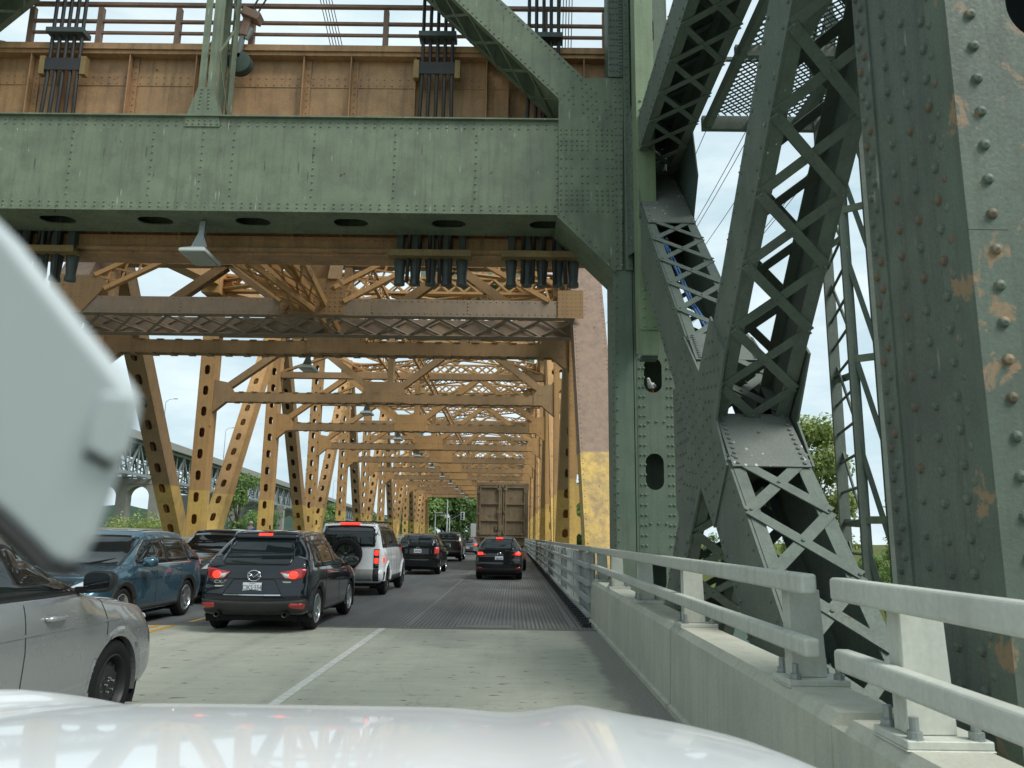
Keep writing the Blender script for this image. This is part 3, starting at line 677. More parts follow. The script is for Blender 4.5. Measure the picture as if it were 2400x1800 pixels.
# mast in the middle of the portal
b = MB(); xm = -6.6
b.prism([(xm-.37, 14.97, 9.93), (xm+.37, 14.97, 9.93), (xm+.34, 14.97, 10.2), (xm+.16, 14.97, 10.83), (xm-.16, 14.97, 10.83), (xm-.34, 14.97, 10.2)], (0, .02, 0))
for s in (-1, 1):
    b.box(xm+s*.095-.07, xm+s*.095+.07, 14.99, 15.02, 10.18, 22); b.box(xm+s*.15-.012, xm+s*.15+.012, 15.021, 15.2, 10.18, 22)
    b.box(xm+s*.1-.07, xm+s*.1+.07, 16.0, 16.04, 10.18, 22); b.box(xm+s*.15-.012, xm+s*.15+.012, 15.84, 16.0, 10.18, 22)
    b.lacing((xm+s*.163, 15.1, 10.5), (0, 1, 0), (0, 0, 1), (s, 0, 0), .85, 11, 9, .05, .012, True)
    b.rivets((xm+s*.1, 14.97, 10.35), (xm+s*.07, 14.97, 10.78), 6, (0, -1, 0), .018)
    b.prism([(xm+s*.16, 15.0, 10.18), (xm+s*.16, 15.9, 10.18), (xm+s*.16, 15.85, 10.3), (xm+s*.16, 15.02, 10.9)], (.01, 0, 0))
b.rivets((xm-.32, 14.97, 9.99), (xm+.32, 14.97, 9.99), 6, (0, -1, 0), .018); b.rivets((xm-.3, 14.97, 10.07), (xm+.3, 14.97, 10.07), 6, (0, -1, 0), .018)
tw(b, 'portal_mast', GREEN)
# upper portal strut (out of the picture's top from here, seen on the far tower)
b = MB()
for z in (15.1, 24, 33, 42):
    for y in (15.05, 15.95): b.box(mxp(2), 2, y, y+.04, z, z+1.0)
    b.lacing((mxp(2), 15.0, z), (0, 0, 1), (1, 0, 0), (0, -1, 0), 1.0, 2-mxp(2), 14, .1, .02)
for (z0, z1) in ((16.2, 24), (25, 33), (34, 42)):
    b.bar((2, 15.4, z0), (XT, 15.4, z1), .5, .35); b.bar((mxp(2), 15.4, z0), (XT, 15.4, z1), .5, .35)
b.box(mxp(3), 3, 8, 17.5, 43.2, 46.5)
tw(b, 'upper_frame', GREEN)
# main column
b = MB(); H = 43
b.box(1.95, 2.31, 15.0, 15.05, -3, 6.9); b.box(1.95, 1.98, 15.05, 16.1, -3, H); b.box(2.33, 2.37, 15.02, 15.3, -3, H)
b.box(3.13, 3.16, 15.05, 16.1, -3, H); b.box(1.95, 3.16, 16.1, 16.13, -3, H)
b.box(1.98, 2.33, 15.08, 15.11, -3, H)
b.rivets((1.95, 15.2, .2), (1.95, 15.2, 6.8), 42, (-1, 0, 0), .022); b.rivets((1.99, 15.0, .2), (1.99, 15.0, 6.8), 30, (0, -1, 0), .02)
b.box(2.19, 2.33, 14.96, 14.99, 6.9, H); b.rivets((2.26, 14.96, 7), (2.26, 14.96, 16), 50, (0, -1, 0), .018)
tw(b, 'column', GREENC := worn('column_green_paint', (.135, .195, .14), (.16, .205, .15), (.085, .10, .08), dirt_amt=.45, streak=.6, rust=(.10, .055, .03), rust_amt=-.6, specks=(.6, .62, .58), speck_amt=.1), None, True)
b = MB(); b.box(1.88, 2.185, 14.94, 14.98, 11.16, H)
for X in (1.92, 1.99, 2.06): b.rivets((X, 14.94, 11.3), (X, 14.94, 18), 46, (0, -1, 0), .02)
for X in (2.12, 2.16): b.rivets((X, 14.94, 11.2), (X, 14.94, 18), 90, (0, -1, 0), .02)
tw(b, 'splice_plate', GREEND, None, True)
b = MB(); hs = [(.32, -.9+1.89*i+3, .175, .35) for i in range(0, 12)]
b.holed((2.38, 15.08, -3), (1, 0, 0), (0, 0, 1), (0, -1, 0), .755, 24, .03, hs, 8)
for i in range(64):
    z = -2.5+.19*i
    for X in (2.44, 2.52, 2.98, 3.06):
        b.rivet((X, 15.05, z), (0, -1, 0), .024)
for z in (3.85, 1.9): b.rivets((2.6, 15.05, z), (2.9, 15.05, z), 3, (0, -1, 0), .024)
b.box(2.38, 3.13, 15.6, 15.62, -3, 24)
tw(b, 'perforated_cover', GREENC, None, True)
b = MB(); b.hexa([(2.20, 13.45, 4.80), (2.55, 13.45, 4.80), (2.55, 13.9, 4.92), (2.20, 13.9, 4.92), (2.20, 13.45, H), (2.55, 13.45, H), (2.55, 13.9, H), (2.20, 13.9, H)])
b.box(2.203, 2.547, 13.43, 13.447, 5.25, 6.1); b.box(2.203, 2.547, 13.43, 13.447, 8.7, 9.8)
for z0, n in ((5.32, 5), (8.78, 6)):
    for X in (2.28, 2.47): b.rivets((X, 13.43, z0), (X, 13.43, z0+.68 if n == 5 else z0+.92), n, (0, -1, 0), .027)
bevel(tw(b, 'guide_rail', GREENL := worn('light_green_paint', (.225, .30, .175), (.19, .26, .155), (.12, .14, .09), dirt_amt=.3, streak=.6, rust=(.12, .08, .04), rust_amt=-.7), None, True), .012)
b = MB(); b.box(2.36, 2.48, 13.905, 15.03, 5.25, H); tw(b, 'guide_shade_web', GREENI, None, True)  # recessed web coloured dark to give the shaded groove beside the guide
b = MB(); b.box(2.23, 2.52, 13.5, 13.75, 4.74, 4.80); tw(b, 'guide_notch_shade', GREENI, None, True)  # dark block added for the shaded notch under the guide
# side bracing between the column and the rear leg
def brace(name, A, B, hd, mat, pl, pu, seglo=.55, bw=.115, flange=True):
    """laced box in the plane of the tower side; A, B = (y, z) ends; hd = half depth; pl / pu lacing pitch below / above the middle"""
    b = MB(); A = V((0, *A)); B = V((0, *B)); d = (B-A).normalized(); n = V((0, -d.z, d.y)); Ln = (B-A).length
    if n.z < 0: n = -n
    for X, s in ((2.25, -1), (3.1, 1)):
        x0 = X if s < 0 else X-.03
        b.prism([tuple(A+n*hd+V((x0, 0, 0))), tuple(B+n*hd+V((x0, 0, 0))), tuple(B-n*hd+V((x0, 0, 0))), tuple(A-n*hd+V((x0, 0, 0)))], (.03, 0, 0))
        xf = X-s*.031
        for q in (-1, 1):      # flange angles
            c = A+n*q*(hd-.012); x1 = xf-s*.12
            b.prism([tuple(c+V((xf, 0, 0))), tuple(c+d*Ln+V((xf, 0, 0))), tuple(c+d*Ln+V((x1, 0, 0))), tuple(c+V((x1, 0, 0)))], n*q*.02)
            b.rivets(A+n*q*(hd-.09)+V((X, 0, 0)), B+n*q*(hd-.09)+V((X, 0, 0)), int(Ln/.2), (s, 0, 0), .02)
    o = tw(b, name, mat, None, True)
    for q in (-1, 1):
        b = MB(); o0 = A+n*q*(hd+.012)+V((2.28, 0, 0)); k = int(Ln*.5/pl); b.lacing(o0, (1, 0, 0), d, n*q, .80, Ln*.5, k, bw, .014, rv=.017)
        k = int(Ln*.5/pu); b.lacing(o0+d*Ln*.5, (1, 0, 0), d, n*q, .80, Ln*.5, k, bw*.85, .014, rv=.015)
        lo = tw(b, 'lacing', mat, o)
    if name == 'side_strut':
        b = MB(); c0 = A+n*(hd+.05)+d*1.2; c1 = A+n*(hd+.05)+d*(Ln-.2); b.prism([tuple(c0+V((2.3, 0, 0))), tuple(c1+V((2.3, 0, 0))), tuple(c1+V((3.06, 0, 0))), tuple(c0+V((3.06, 0, 0)))], n*.012); tw(b, 'top_plate', GREENI, o)  # cover coloured dark for the shaded inside of the strut
    return o
def axis(c, sgn, y): return (y, c-y) if sgn < 0 else (y, y-c)
BR1 = brace('diagonal_member', axis(12.22, -1, 14.95), axis(12.22, -1, 4.55), .33, GREEND, .72, .72)
BR2 = brace('diagonal_member', axis(6.45, 1, 4.55), axis(6.45, 1, 14.95), .45, GREEND, .80, .74)
brace('side_strut', (4.6, 9.05), (15, 9.05), .35, GREEND, .8, .8)
brace('side_strut', (4.6, -2.6), (15, -2.6), .35, GREEND, .8, .8)
b = MB()
# tie plates on top of the lower diagonal, above and below the crossing
d = V((0, 1, 1)).normalized(); n = V((0, -1, 1)).normalized()
def on2(y): return V((0, y, y-6.45))
TIE = worn('tie_plate_paint', (.15, .17, .15), (.19, .20, .18), (.09, .095, .09), dirt_amt=.4, streak=.0, specks=(.62, .62, .6), speck_amt=.72, speck_size=1.9, bump=.3)
for y0, y1 in ((8.28, 9.12-.45), (9.75, 10.4), (12.9, 14.9)):
    b = MB()
    c0 = on2(y0)+n*.47+d*.28; c1 = on2(y1)+n*.47+d*.65 if y0 < 9 else on2(y1)+n*.47
    b.prism([tuple(c0+V((2.27, 0, 0))), tuple(c1+V((2.27, 0, 0))), tuple(c1+V((3.09, 0, 0))), tuple(c0+V((3.09, 0, 0)))], n*.018)
    for X in (2.33, 3.03): b.rivets(c0+n*.018+d*.05+V((X, 0, 0)), c1+n*.018-d*.05+V((X, 0, 0)), 11, n, .021)
    tw(b, 'tie_plate', TIE, None, True)
b = MB(); yc, zc = 9.34, 2.88
P = lambda a, c: (2.225, yc+(a-c)*.7071, zc+(a+c)*.7071)
pts = [P(1.5, -.45), P(1.5, .45), P(.5, .55), P(.42, 1.35), P(-.36, 1.35), P(-.5, .55), P(-1.15, .45), P(-1.15, -.45), P(-.42, -.5), P(-.36, -1.5), P(.45, -1.65), P(1.65, -.5)]
b.prism(pts, (.024, 0, 0))
for i in range(24):
    for j in range(5):
        a = -1.05+i*.107
        if (i+j) % 2 == 0: b.rivet(P(a, -.34+j*.17), (-1, 0, 0), .021)
        if abs(a) > .42 and (i+j) % 2 == 0 and -1.15 < a < 1.3: b.rivet(P(-.28+j*.14, a), (-1, 0, 0), .021)
for i in range(11):
    for j in range(11):
        a, c_ = .45+i*.11, -.45-j*.11
        if (i+j) % 2 == 0 and a-c_ < 2.0: b.rivet(P(a, c_), (-1, 0, 0), .021)
tw(b, 'crossing_gusset', GREEND, None, True)
b = MB(); b.prism([(p[0]+.9, p[1], p[2]) for p in pts], (.024, 0, 0)); tw(b, 'crossing_gusset', GREEND, None, True)
b = MB()
b.prism([(2.225, 15, 10), (2.225, 15, 7.2), (2.225, 13.9, 6.9), (2.225, 13.4, 7.4), (2.225, 13.6, 9.5), (2.225, 14.0, 10)], (.024, 0, 0)); b.prism([(3.105, 15, 10), (3.105, 15, 6.6), (3.105, 13.4, 6.6), (3.105, 12.6, 7.8), (3.105, 13.2, 10)], (.02, 0, 0)) if 0 else None
b2 = MB(); b2.prism([(3.105, 15, 10), (3.105, 15, 6.6), (3.105, 13.4, 6.6), (3.105, 12.6, 7.8), (3.105, 13.2, 10)], (.02, 0, 0)); tw(b2, 'node_gusset', GREENI, None, True)
b3 = MB(); b3.prism([(2.225, 4.5, 9.6), (2.225, 4.5, 6.9), (2.225, 5.3, 6.6), (2.225, 5.9, 7.2), (2.225, 5.8, 8.7), (2.225, 5.6, 9.6)], (.024, 0, 0))
for i in range(7):
    for j in range(14):
        if (i+j) % 2: b.rivet((2.225, 13.8+.16*i, 7.3+.19*j), (-1, 0, 0), .022); b3.rivet((2.225, 4.65+.16*i, 7.0+.17*j), (-1, 0, 0), .022)
tw(b3, 'node_gusset', GREEND, None, True)
tw(b, 'node_gusset', GREEND, None, True)
# rear leg close by
RUSTY = worn('rust_scale', (.16, .115, .075), (.12, .10, .07), (.10, .11, .085), dirt_amt=.5, streak=.7, fine=20)
b = MB(); y0, y1 = 3.57, 4.57; X = 2.2
b.box(X, X+.03, y0+.05, y1, -3.5, 13); b.box(X+.03, 3.5, y1-.03, y1, -3.5, 13); b.box(3.5, 3.53, y0, y1, -3.5, 13)
b.box(X-.014, X, y1-.16, y1+.012, -3.5, 13)
b.box(X-.016, X, y0+.085, y0+.26, -3.5, 13)
rr = random.Random(2)
for i in range(70):
    z = -.6+i*.172+rr.uniform(-.008, .008)
    b.mi = 1 if rr.random() < .28 and z < 4.6 else 0; b.rivet((X-.014, 4.52, z), (-1, 0, 0), .0235, 8); b.rivet((X-.014, 4.46, z+.075), (-1, 0, 0), .0235, 8)
    b.mi = 1 if rr.random() < .22 and z < 4.2 else 0; b.rivet((X, 4.24, z+.03), (-1, 0, 0), .0235, 8)
    b.mi = 1 if rr.random() < .3 and z < 4.2 else 0
    if rr.random() < .96: b.rivet((X, 4.03, z), (-1, 0, 0), .0235, 8)
    b.rivet((X-.016, 3.80, z+.01), (-1, 0, 0), .0235, 8); b.rivet((X-.016, 3.71, z+.09), (-1, 0, 0), .0235, 8)
b.mi = 1; b.box(X-.017, X+.0, y0+.052, y0+.078, -3.5, 13)
tw(b, 'rear_leg', [GREENR, RUSTY], None, True)
b = MB(); hs = [(.53, 4.54+3.5-3.0*k, .21, .42) for k in (1, 0)]
hs = hs[1:]
b.holed((X-.03, y0+.03, -3.5), (1, 0, 0), (0, 0, 1), (0, -1, 0), 1.55, 16.5, .03, hs, 10)
b.box(X-.03, X-.017, y0+.03, y0+.17, -3.5, 13)
for k in range(5): b.box(X-.03, X+.16, y0-.016, y0-.001, -3.5+k*3.3, -.203+k*3.3) if k < 5 else None
for i in range(64):
    z = -.6+i*.18
    b.mi = 1 if (i*7) % 5 == 2 and z < 4 else 0; b.rivet((X+.09, y0-.016, z), (0, -1, 0), .0235, 10); b.mi = 0
    if i % 2: b.rivet((X+.42+.02*(i % 3), y0, z), (0, -1, 0), .0235, 10)
tw(b, 'rear_leg_face', [worn('peeling_green_paint', (.135, .18, .135), (.11, .145, .115), (.075, .08, .066), dirt_amt=.55, streak=.75, rust=(.27, .19, .115), rust_amt=.30, fine=16, scale=1.7), RUSTY], None, True)
b = MB(); b.box(X+.05, 3.48, 3.9, 3.92, -3.5, 13); tw(b, 'leg_shade_sheet', BLACKG, None, True)  # near-black sheet standing in for the shade inside the hollow leg
# mesh platform high on the side
b = MB()
for i in range(38):
    for j in range(30):
        x = 3.25+i*.06; y = 8.3+j*.125+(.0625 if i % 2 else 0)
        b.bar((x, y, 8.62), (x+.06, y+.0625, 8.62), .014, .02); b.bar((x, y, 8.62), (x+.06, y-.0625, 8.62), .014, .02)
tw(b, 'mesh_floor', GREENI)
b = MB()
for x in (3.2, 3.95, 4.7, 5.5): b.box(x-.05, x+.05, 8.2, 12.1, 8.42, 8.61)
b.box(3.1, 5.6, 12.1, 12.2, 8.4, 8.64); b.box(3.1, 5.6, 8.1, 8.2, 8.4, 8.64); b.box(3.1, 5.6, 10.1, 10.18, 8.43, 8.6)
for y in (8.15, 10.1, 12.15): b.box(5.52, 5.58, y-.03, y+.03, 8.65, 9.7)
b.box(5.52, 5.58, 8.1, 12.2, 9.7, 9.76); b.box(3.1, 5.55, 12.12, 12.18, 9.7, 9.76)
tw(b, 'platform_frame', GREEND)
for o in MIRR[:]:
    c = o.copy(); COL.objects.link(c); c.scale.x = -1; c.location.x = 2*XT
    for ch in o.children:
        e = ch.copy(); COL.objects.link(e); e.parent = c
b = MB(); b.box(-17, 6, 2.2, 17.0, -9, -3); tw(b, 'pier', CONC)
# far tower: the same tower turned round beyond the span
TF = thing('lift_tower', 'green lift tower at the far end of the span, framing the trees and traffic light', 'tower', 'towers of the lift bridge', loc=(XC, 128.1, 0))
for ch in list(TW.children):
    if ch.name.split('.')[0] in ('rear_leg_face', 'leg_shade_sheet', 'mesh_floor'): continue
    c = ch.copy(); COL.objects.link(c); c.parent = TF; c.matrix_parent_inverse = Matrix.Translation(-V(TF.location)); c.scale.y = -1; c.location.y = 143.6
    for g in ch.children:
        e = g.copy(); COL.objects.link(e); e.parent = c
# ------------------------------------------------------------------ ropes with sockets
ANCH = worn('anchor_plate_paint', (.32, .22, .08), (.24, .17, .08), (.1, .08, .05))
def ropes(xt, label, sgn):
    g = thing('lifting_ropes', label, 'wire ropes', 'lifting rope bundles', loc=(xt, 16.2, 12.8)); inv = Matrix.Translation(-V(g.location))
    for i in range(5):
        x = xt+(i-2)*.17; b = MB(); xb = xt+(i-2)*.235+sgn*.03
        b.tube([(xb, 16.2, 7.0), (x, 16.2, 11.75), (x, 16.2, 40)], .042, 8); o = b.build('rope', ROPE, g, smooth=True); o.matrix_parent_inverse = inv
        b = MB(); b.lathe((xt+(i-2)*.34, 16.35, 7.6), (0, 0, -1), [(0, .0), (0, .13), (.05, .135), (.5, .10), (.55, .12), (.62, .12), (.64, .0)], 12)
        b.box(xt+(i-2)*.34-.07, xt+(i-2)*.34+.07, 16.2, 16.5, 7.6, 8.4)
        o = b.build('socket', SOCK, g, auto=40); o.matrix_parent_inverse = inv
    b = MB(); b.box(xt-.40, xt+.40, 16.14, 16.165, 11.95, 12.25); o = b.build('collar', ROPE, g); o.matrix_parent_inverse = inv
    b = MB(); b.box(xt-.43, xt+.43, 16.05, 16.4, 12.86, 12.98); o = b.build('rope_guide', SOCK, g); o.matrix_parent_inverse = inv
    for s in (-1, 1): b = MB(); b.box(xt+s*.47-.06, xt+s*.47+.06, 16.14, 16.3, 11.85, 12.3); o = b.build('collar_block', ANCH, g); o.matrix_parent_inverse = inv
    b = MB(); b.box(xt-.9, xt+.9, 15.98, 16.31, 7.54, 7.61); b.box(xt-.9, xt+.9, 15.95, 15.98, 7.52, 7.66); o = b.build('anchor_plate', ANCH, g); o.matrix_parent_inverse = inv
ropes(-1.88, 'bundle of dark lifting ropes running down beside the raking green knee brace', -1)
ropes(.56, 'bundle of lifting ropes nearest the green column, mostly hidden behind the knee brace', 1)
ropes(-10.45, 'bundle of black lifting ropes at the far left in front of the ochre girder', -1)
# ------------------------------------------------------------------ anchor device with slack wires on the girder
g = thing('rope_anchor', 'rusty hook block and round green wheel hanging on the girder right of the green mast', 'hook block', loc=(-5.75, 16.2, 12.4)); inv = Matrix.Translation(-V(g.location))
b = MB(); b.bar((-6.4, 16.15, 13.46), (-6.0, 16.15, 13.28), .3, .2); b.bar((-6.27, 16.15, 13.34), (-6.37, 16.15, 12.85), .16, .2); bevel(b.build('block', RUSTR, g), .02).matrix_parent_inverse = inv
b = MB(); b.bar((-6.37, 16.15, 12.95), (-6.45, 16.15, 12.3), .1, .1); b.bar((-6.5, 16.15, 13.05), (-6.2, 16.15, 12.9), .08, .3); b.build('link', GALV, g).matrix_parent_inverse = inv
b = MB(); b.lathe((-6.42, 16.1, 12.2), (0, 1, 0), [(0, 0), (0, .2), (.02, .27), (.2, .29), (.22, .2)], 24); b.build('wheel', GREENI, g, auto=40).matrix_parent_inverse = inv
b = MB(); b.tube([(-6.25, 16.15, 13.45), (-5.35, 16.1, 15.5)], .02, 6); b.tube([(-6.1, 16.15, 13.4), (-5.1, 16.1, 15.5)], .02, 6); b.build('wire', ROPE, g).matrix_parent_inverse = inv
for i, x in enumerate((-4.9, .95)):
    b = MB()
    for k in range(5): b.tube([(x+.07*k+ (0 if i else .45), 16.9, 12.8), (x+.07*k-(.0 if i else .9)+(.12 if i else 0), 16.9, 18)], .011, 5)
    tag(b.build('slack_wires', ROPE), ['sheaf of thin slack wires rising behind the railing right of the hook block', 'sheaf of thin wires at the railing end beside the green column'][i], 'wires', 'thin wires above the girder')
# ------------------------------------------------------------------ lamps under the steelwork
def lamp(name, x, y, z, label, sc=1.0, rot=0., group='road lamps under the bridge steel', drop=.5):
    g = thing(name, label, 'lamp', group, loc=(x, y, z), rz=rot)
    b = MB(); w, l = .27*sc, .46*sc
    P = lambda sx, sy, zz, k=1.: (sx*w*k, sy*l*k, zz)
    bot = [P(-1, -1, 0), P(1, -1, 0), P(1, 1, 0), P(-1, 1, 0)]; mid = [P(-1, -1, .07*sc), P(1, -1, .07*sc), P(1, 1, .07*sc), P(-1, 1, .07*sc)]
    tp = [P(-.55, -.45, .19*sc), P(.55, -.45, .19*sc), P(.55, .7, .19*sc), P(-.55, .7, .19*sc)]
    b.hexa(bot+mid); b.hexa([(p[0], p[1], p[2]+.001) for p in mid]+tp); bevel(b.build('housing', LAMPW, g), .02*sc)
    b = MB(); b.prism([P(-.84, -.86, -.001), P(.84, -.86, -.001), P(.84, .86, -.001), P(-.84, .86, -.001)], (0, 0, -.012)); b.build('lens', LAMPD, g)
    b = MB(); b.prism([(-.07*sc, -.1, .19*sc), (.07*sc, -.1, .19*sc), (.08*sc, -.1, drop), (-.03*sc, -.1, drop)], (0, .09, 0)); b.box(-.11*sc, .11*sc, -.16, .1, .191*sc, .215*sc)
    b.prism([(-.17*sc, -.12, .216*sc), (.17*sc, -.12, .216*sc), (.06*sc, -.12, .52*sc), (-.04*sc, -.12, .52*sc)], (0, .015, 0)); b.build('bracket', GALV, g)
    return g
lamp('bridge_lamp', -6.60, 15.5, 7.22, 'large pale flat lamp hanging from the underside of the green portal beam', 1.0, 0, 'road lamps under the bridge steel', .80)
names = ['first', 'second', 'third', 'fourth', 'fifth', 'sixth', 'seventh', 'eighth', 'ninth', 'tenth', 'eleventh']
for k in range(1, NP):
    lamp('bridge_lamp', -6.75 if k == 1 else -6.55, YV[k]+.2, 6.85, 'small grey lamp hanging under the %s sway strut from the near portal' % names[k-1], .9, 0, 'road lamps under the bridge steel', .5)
# ================================================================== parapet and railings
def parapet(y0, y1, label, grooves, x0=1.5, dz=0):
    b = MB(); n = max(2, int((y1-y0)/.5)); prof = [(x0, -.5), (x0, .05), (x0+.035, .06), (x0+.055, .74+dz), (x0+.10, .8+dz), (x0+.42, .8+dz), (x0+.46, .75+dz), (x0+.46, -.5)]
    ys = [y0]
    for gy in grooves: ys += [gy-.016, gy-.0159, gy+.0159, gy+.016]
    ys.append(y1); k = len(prof)
    for y in ys:
        groove = any(abs(y-gy) < .01595 for gy in grooves)
        for (x, z) in prof:
            if groove and x < x0+.2: x += .03
            b.v.append((x, y, z))
    for i in range(len(ys)-1):
        for j in range(k-1): b.f.append((i*k+j, (i+1)*k+j, (i+1)*k+j+1, i*k+j+1)); b.m.append(0)
    b.f.append(tuple(range(k))); b.f.append(tuple(range((len(ys)-1)*k, len(ys)*k))[::-1]); b.m += [0, 0]
    o = b.build('concrete_parapet', CONC); tag(o, label, 'parapet', 'concrete parapet sections'); return o
bevel(parapet(4.06, 15.95, 'long concrete parapet section with vertical joints, running from the gap to the steel deck', [8.0, 9.95, 11.9, 13.2]), .012)
bevel(parapet(-3, 3.9, 'nearest concrete parapet section, beside the white hood', [2.2]), .025, 3)
b = MB(); b.box(1.56, 1.92, 3.895, 4.065, -.5, .74); tag(b.build('joint_filler', CONC), 'recessed grey filler in the gap between the two parapet sections', 'joint')
def post(b_, y, x=1.67, top=1.34, z0=.8, w=.235):
    g = b_
def rail_section(name, label, y0, y1, posts, x, s=1, ends=True, base=.8, zs=((1.335, .11), (1.01, .10)), mat=None, simple_=False, tops=1.335, cat='railing', group='steel railings'):
    mat = mat or RAIL
    g = thing(name, label, cat, group, loc=(x, (y0+y1)/2, base)); inv = Matrix.Translation(-V(g.location))
    for (z, h) in zs:
        b = MB(); b.box(min(x, x+s*.085), max(x, x+s*.085), y0, y1, z, z+h); o = b.build('rail', mat, g); o.matrix_parent_inverse = inv
        if not simple_: bevel(o, .018, 3)
    for y in posts:
        b = MB(); xa = x+s*.086; W_ = .115
        if simple_:
            b.box(min(xa, xa+s*.14), max(xa, xa+s*.14), y-.06, y+.06, base, tops)
        else:
            for (c0, c1) in ((y-.06, y-.047), (y+.047, y+.06)):
                b.prism([(xa+s*.0, c0, base+.04), (xa+s*.205, c0, base+.04), (xa+s*.185, c0, tops-.0), (xa+s*.0, c0, tops-.0)], (0, c1-c0, 0))
            b.box(min(xa+s*.11, xa+s*.13), max(xa+s*.11, xa+s*.13), y-.0465, y+.0465, base+.04, tops-.002)
            b.box(min(xa, xa+s*.012), max(xa, xa+s*.012), y-.0465, y+.0465, base+.04, tops-.001)
        o = b.build('post', mat, g); o.matrix_parent_inverse = inv
        if not simple_:
            bevel(o, .004, 1)
            b = MB(); b.box(min(xa-s*.05, xa+s*.30), max(xa-s*.05, xa+s*.30), y-.15, y+.15, base+.004, base+.038); b.box(min(xa-s*.055, xa+s*.305), max(xa-s*.055, xa+s*.305), y-.155, y+.155, base-.004, base+.0035)
            pl = bevel(b.build('base_plate', mat, o), .004, 1)
            pl.matrix_parent_inverse = Matrix()
            for dx in (-.0, .25):
                for dy in (-.115, .115):
                    b = MB(); b.lathe((xa+s*dx, y+dy, base+.038), (0, 0, 1), [(0, .034), (.004, .034), (.005, .03), (.03, .03), (.031, .019), (.085, .019), (.085, 0)], 6 if 0 else 10)
                    b.build('bolt', GALV, o, auto=35)
    return g
rail_section('steel_railing', 'pale steel railing along the long parapet section, ending in a capped rail before the gap', 4.33, 16.0, (4.86, 7.8, 10.55, 13.4, 15.6), 1.55)
rail_section('steel_railing', 'nearest pale steel railing, with a big bolted post, at the right edge', -3, 3.96, (3.5, .9), 1.55)
ys_ = [16.6+2.36*i for i in range(47)]
g = rail_section('deck_guardrail', 'long grey guardrail of stacked rails along the right edge of the steel deck', 16.02, 127.5, ys_, 1.47, 1, True, -.2, ((1.35, .10), (1.02, .09), (.68, .09), (.36, .09), (.08, .06)), GUARD, True, 1.36, 'railing', 'guardrails along the deck')
b = MB()
for i in range(930): b.box(1.615, 1.635, 16.2+i*.12, 16.2+i*.12+.075, .1, 1.3)
o = b.build('infill_pickets', GUARD, g); o['kind'] = 'stuff'; o.matrix_parent_inverse = Matrix.Translation(-V(g.location))
b = MB()
for i in range(225): b.box(1.30, 1.46, 15.0+i*.5, 15.0+i*.5+.10, .0, .075); b.box(1.30, 1.36, 15.1+i*.5, 15.1+i*.5+.16, .0, .05)
o = b.build('kerb_clips', BLACKP, g); o['kind'] = 'stuff'; o.matrix_parent_inverse = Matrix.Translation(-V(g.location))
g = rail_section('deck_guardrail', 'grey guardrail along the far left edge of the steel deck, behind the oncoming cars', 15, 127.5, [16+2.36*i for i in range(47)], -12.95, -1, True, -.2, ((1.35, .10), (1.02, .09), (.68, .09), (.36, .09)), GUARD, True, 1.36, 'railing', 'guardrails along the deck')
b = MB(); b.box(-16.4, -14.1, -5, 128, .3, .5); b.build('footpath', CONC)['kind'] = 'structure'
rail_section('footpath_railing', 'beige railing of the outer footpath beyond the left truss', -5, 128, [-4.5+2.4*i for i in range(55)], -16.3, -1, True, .5, ((1.68, .09), (1.1, .05), (.7, .05)), RAIL, True, 1.7, 'railing', 'footpath railings')
g = COL.objects['footpath_railing']; b = MB()
for i in range(800): b.box(-16.40, -16.37, 10+i*.145, 10+i*.145+.05, .55, 1.69)
o = b.build('infill_pickets', RAIL, g); o['kind'] = 'stuff'; o.matrix_parent_inverse = Matrix.Translation(-V(g.location))
b = MB(); b.prism([(-13.4, -14, .8), (-12.95, -14, .8), (-12.95, -14, -.5), (-13.4, -14, -.5)], (0, 29.8, 0)); tag(b.build('concrete_parapet', CONC), 'concrete parapet on the far left side of the approach', 'parapet', 'concrete parapet sections')
# ladder mast right of the bracing
g = thing('caged_ladder', 'tall narrow green ladder with zigzag bracing just left of the big riveted leg', 'ladder', loc=(5.05, 11.4, -3)); inv = Matrix.Translation(-V(g.location))
A0 = V((5.04, 12.1, 0)); A1 = V((4.68, 10.6, 0)); A2 = V((4.92, 10.4, 0)); up = V((0, 0, 1))
for a, w in ((A0, .15), (A1, .12), (A2, .06)):
    b = MB(); b.bar(a+up*-4, a+up*13, w, .05, (0, 1, 0)); b.bar(a+up*-4+V((w/2, .05, 0)), a+up*13+V((w/2, .05, 0)), .03, .14, (0, 1, 0)); b.build('stringer', GREEND, g).matrix_parent_inverse = inv
b = MB()
for k in range(36): z = -3.5+k*.45; b.tube([A0+up*z, A1+up*z], .022, 6)
b.build('rungs', GREENI, g).matrix_parent_inverse = inv
b = MB()
for k in range(12): z = -3.8+k*1.35; b.bar(A0+up*(z+1.35)+V((.05, 0, 0)), A1+up*z+V((.05, 0, 0)), .02, .08); b.bar(A1+up*(z+1.35), A2+up*z, .02, .07)
b.build('zigzag_bracing', GREEND, g).matrix_parent_inverse = inv
for k in range(7):
    b = MB(); z = -2.5+k*2.2; pts = [A0.lerp(A1, t)+V((.16*sin(pi*t), 0, z-.03*sin(pi*t))) for t in [i/8 for i in range(9)]]
    for p, q in zip(pts, pts[1:]): b.bar(p, q, .012, .11)
    b.bar(A1+up*z, A2+up*z, .03, .10)
    b.build('hoop', GREEN, g).matrix_parent_inverse = inv
b = MB(); b.tube([(2.42, 12.9+.0, 6.93), (2.5, 12.0, 6.02), (2.55, 11.0, 5.0), (2.68, 10.2, 4.20), (2.75, 9.9, 3.9)], .022, 6)
b.tube([(2.46, 12.9+.05, 6.95), (2.54, 12.0, 6.04), (2.58, 11.0, 5.02), (2.72, 10.2, 4.22), (2.78, 9.9, 3.92)], .018, 6)
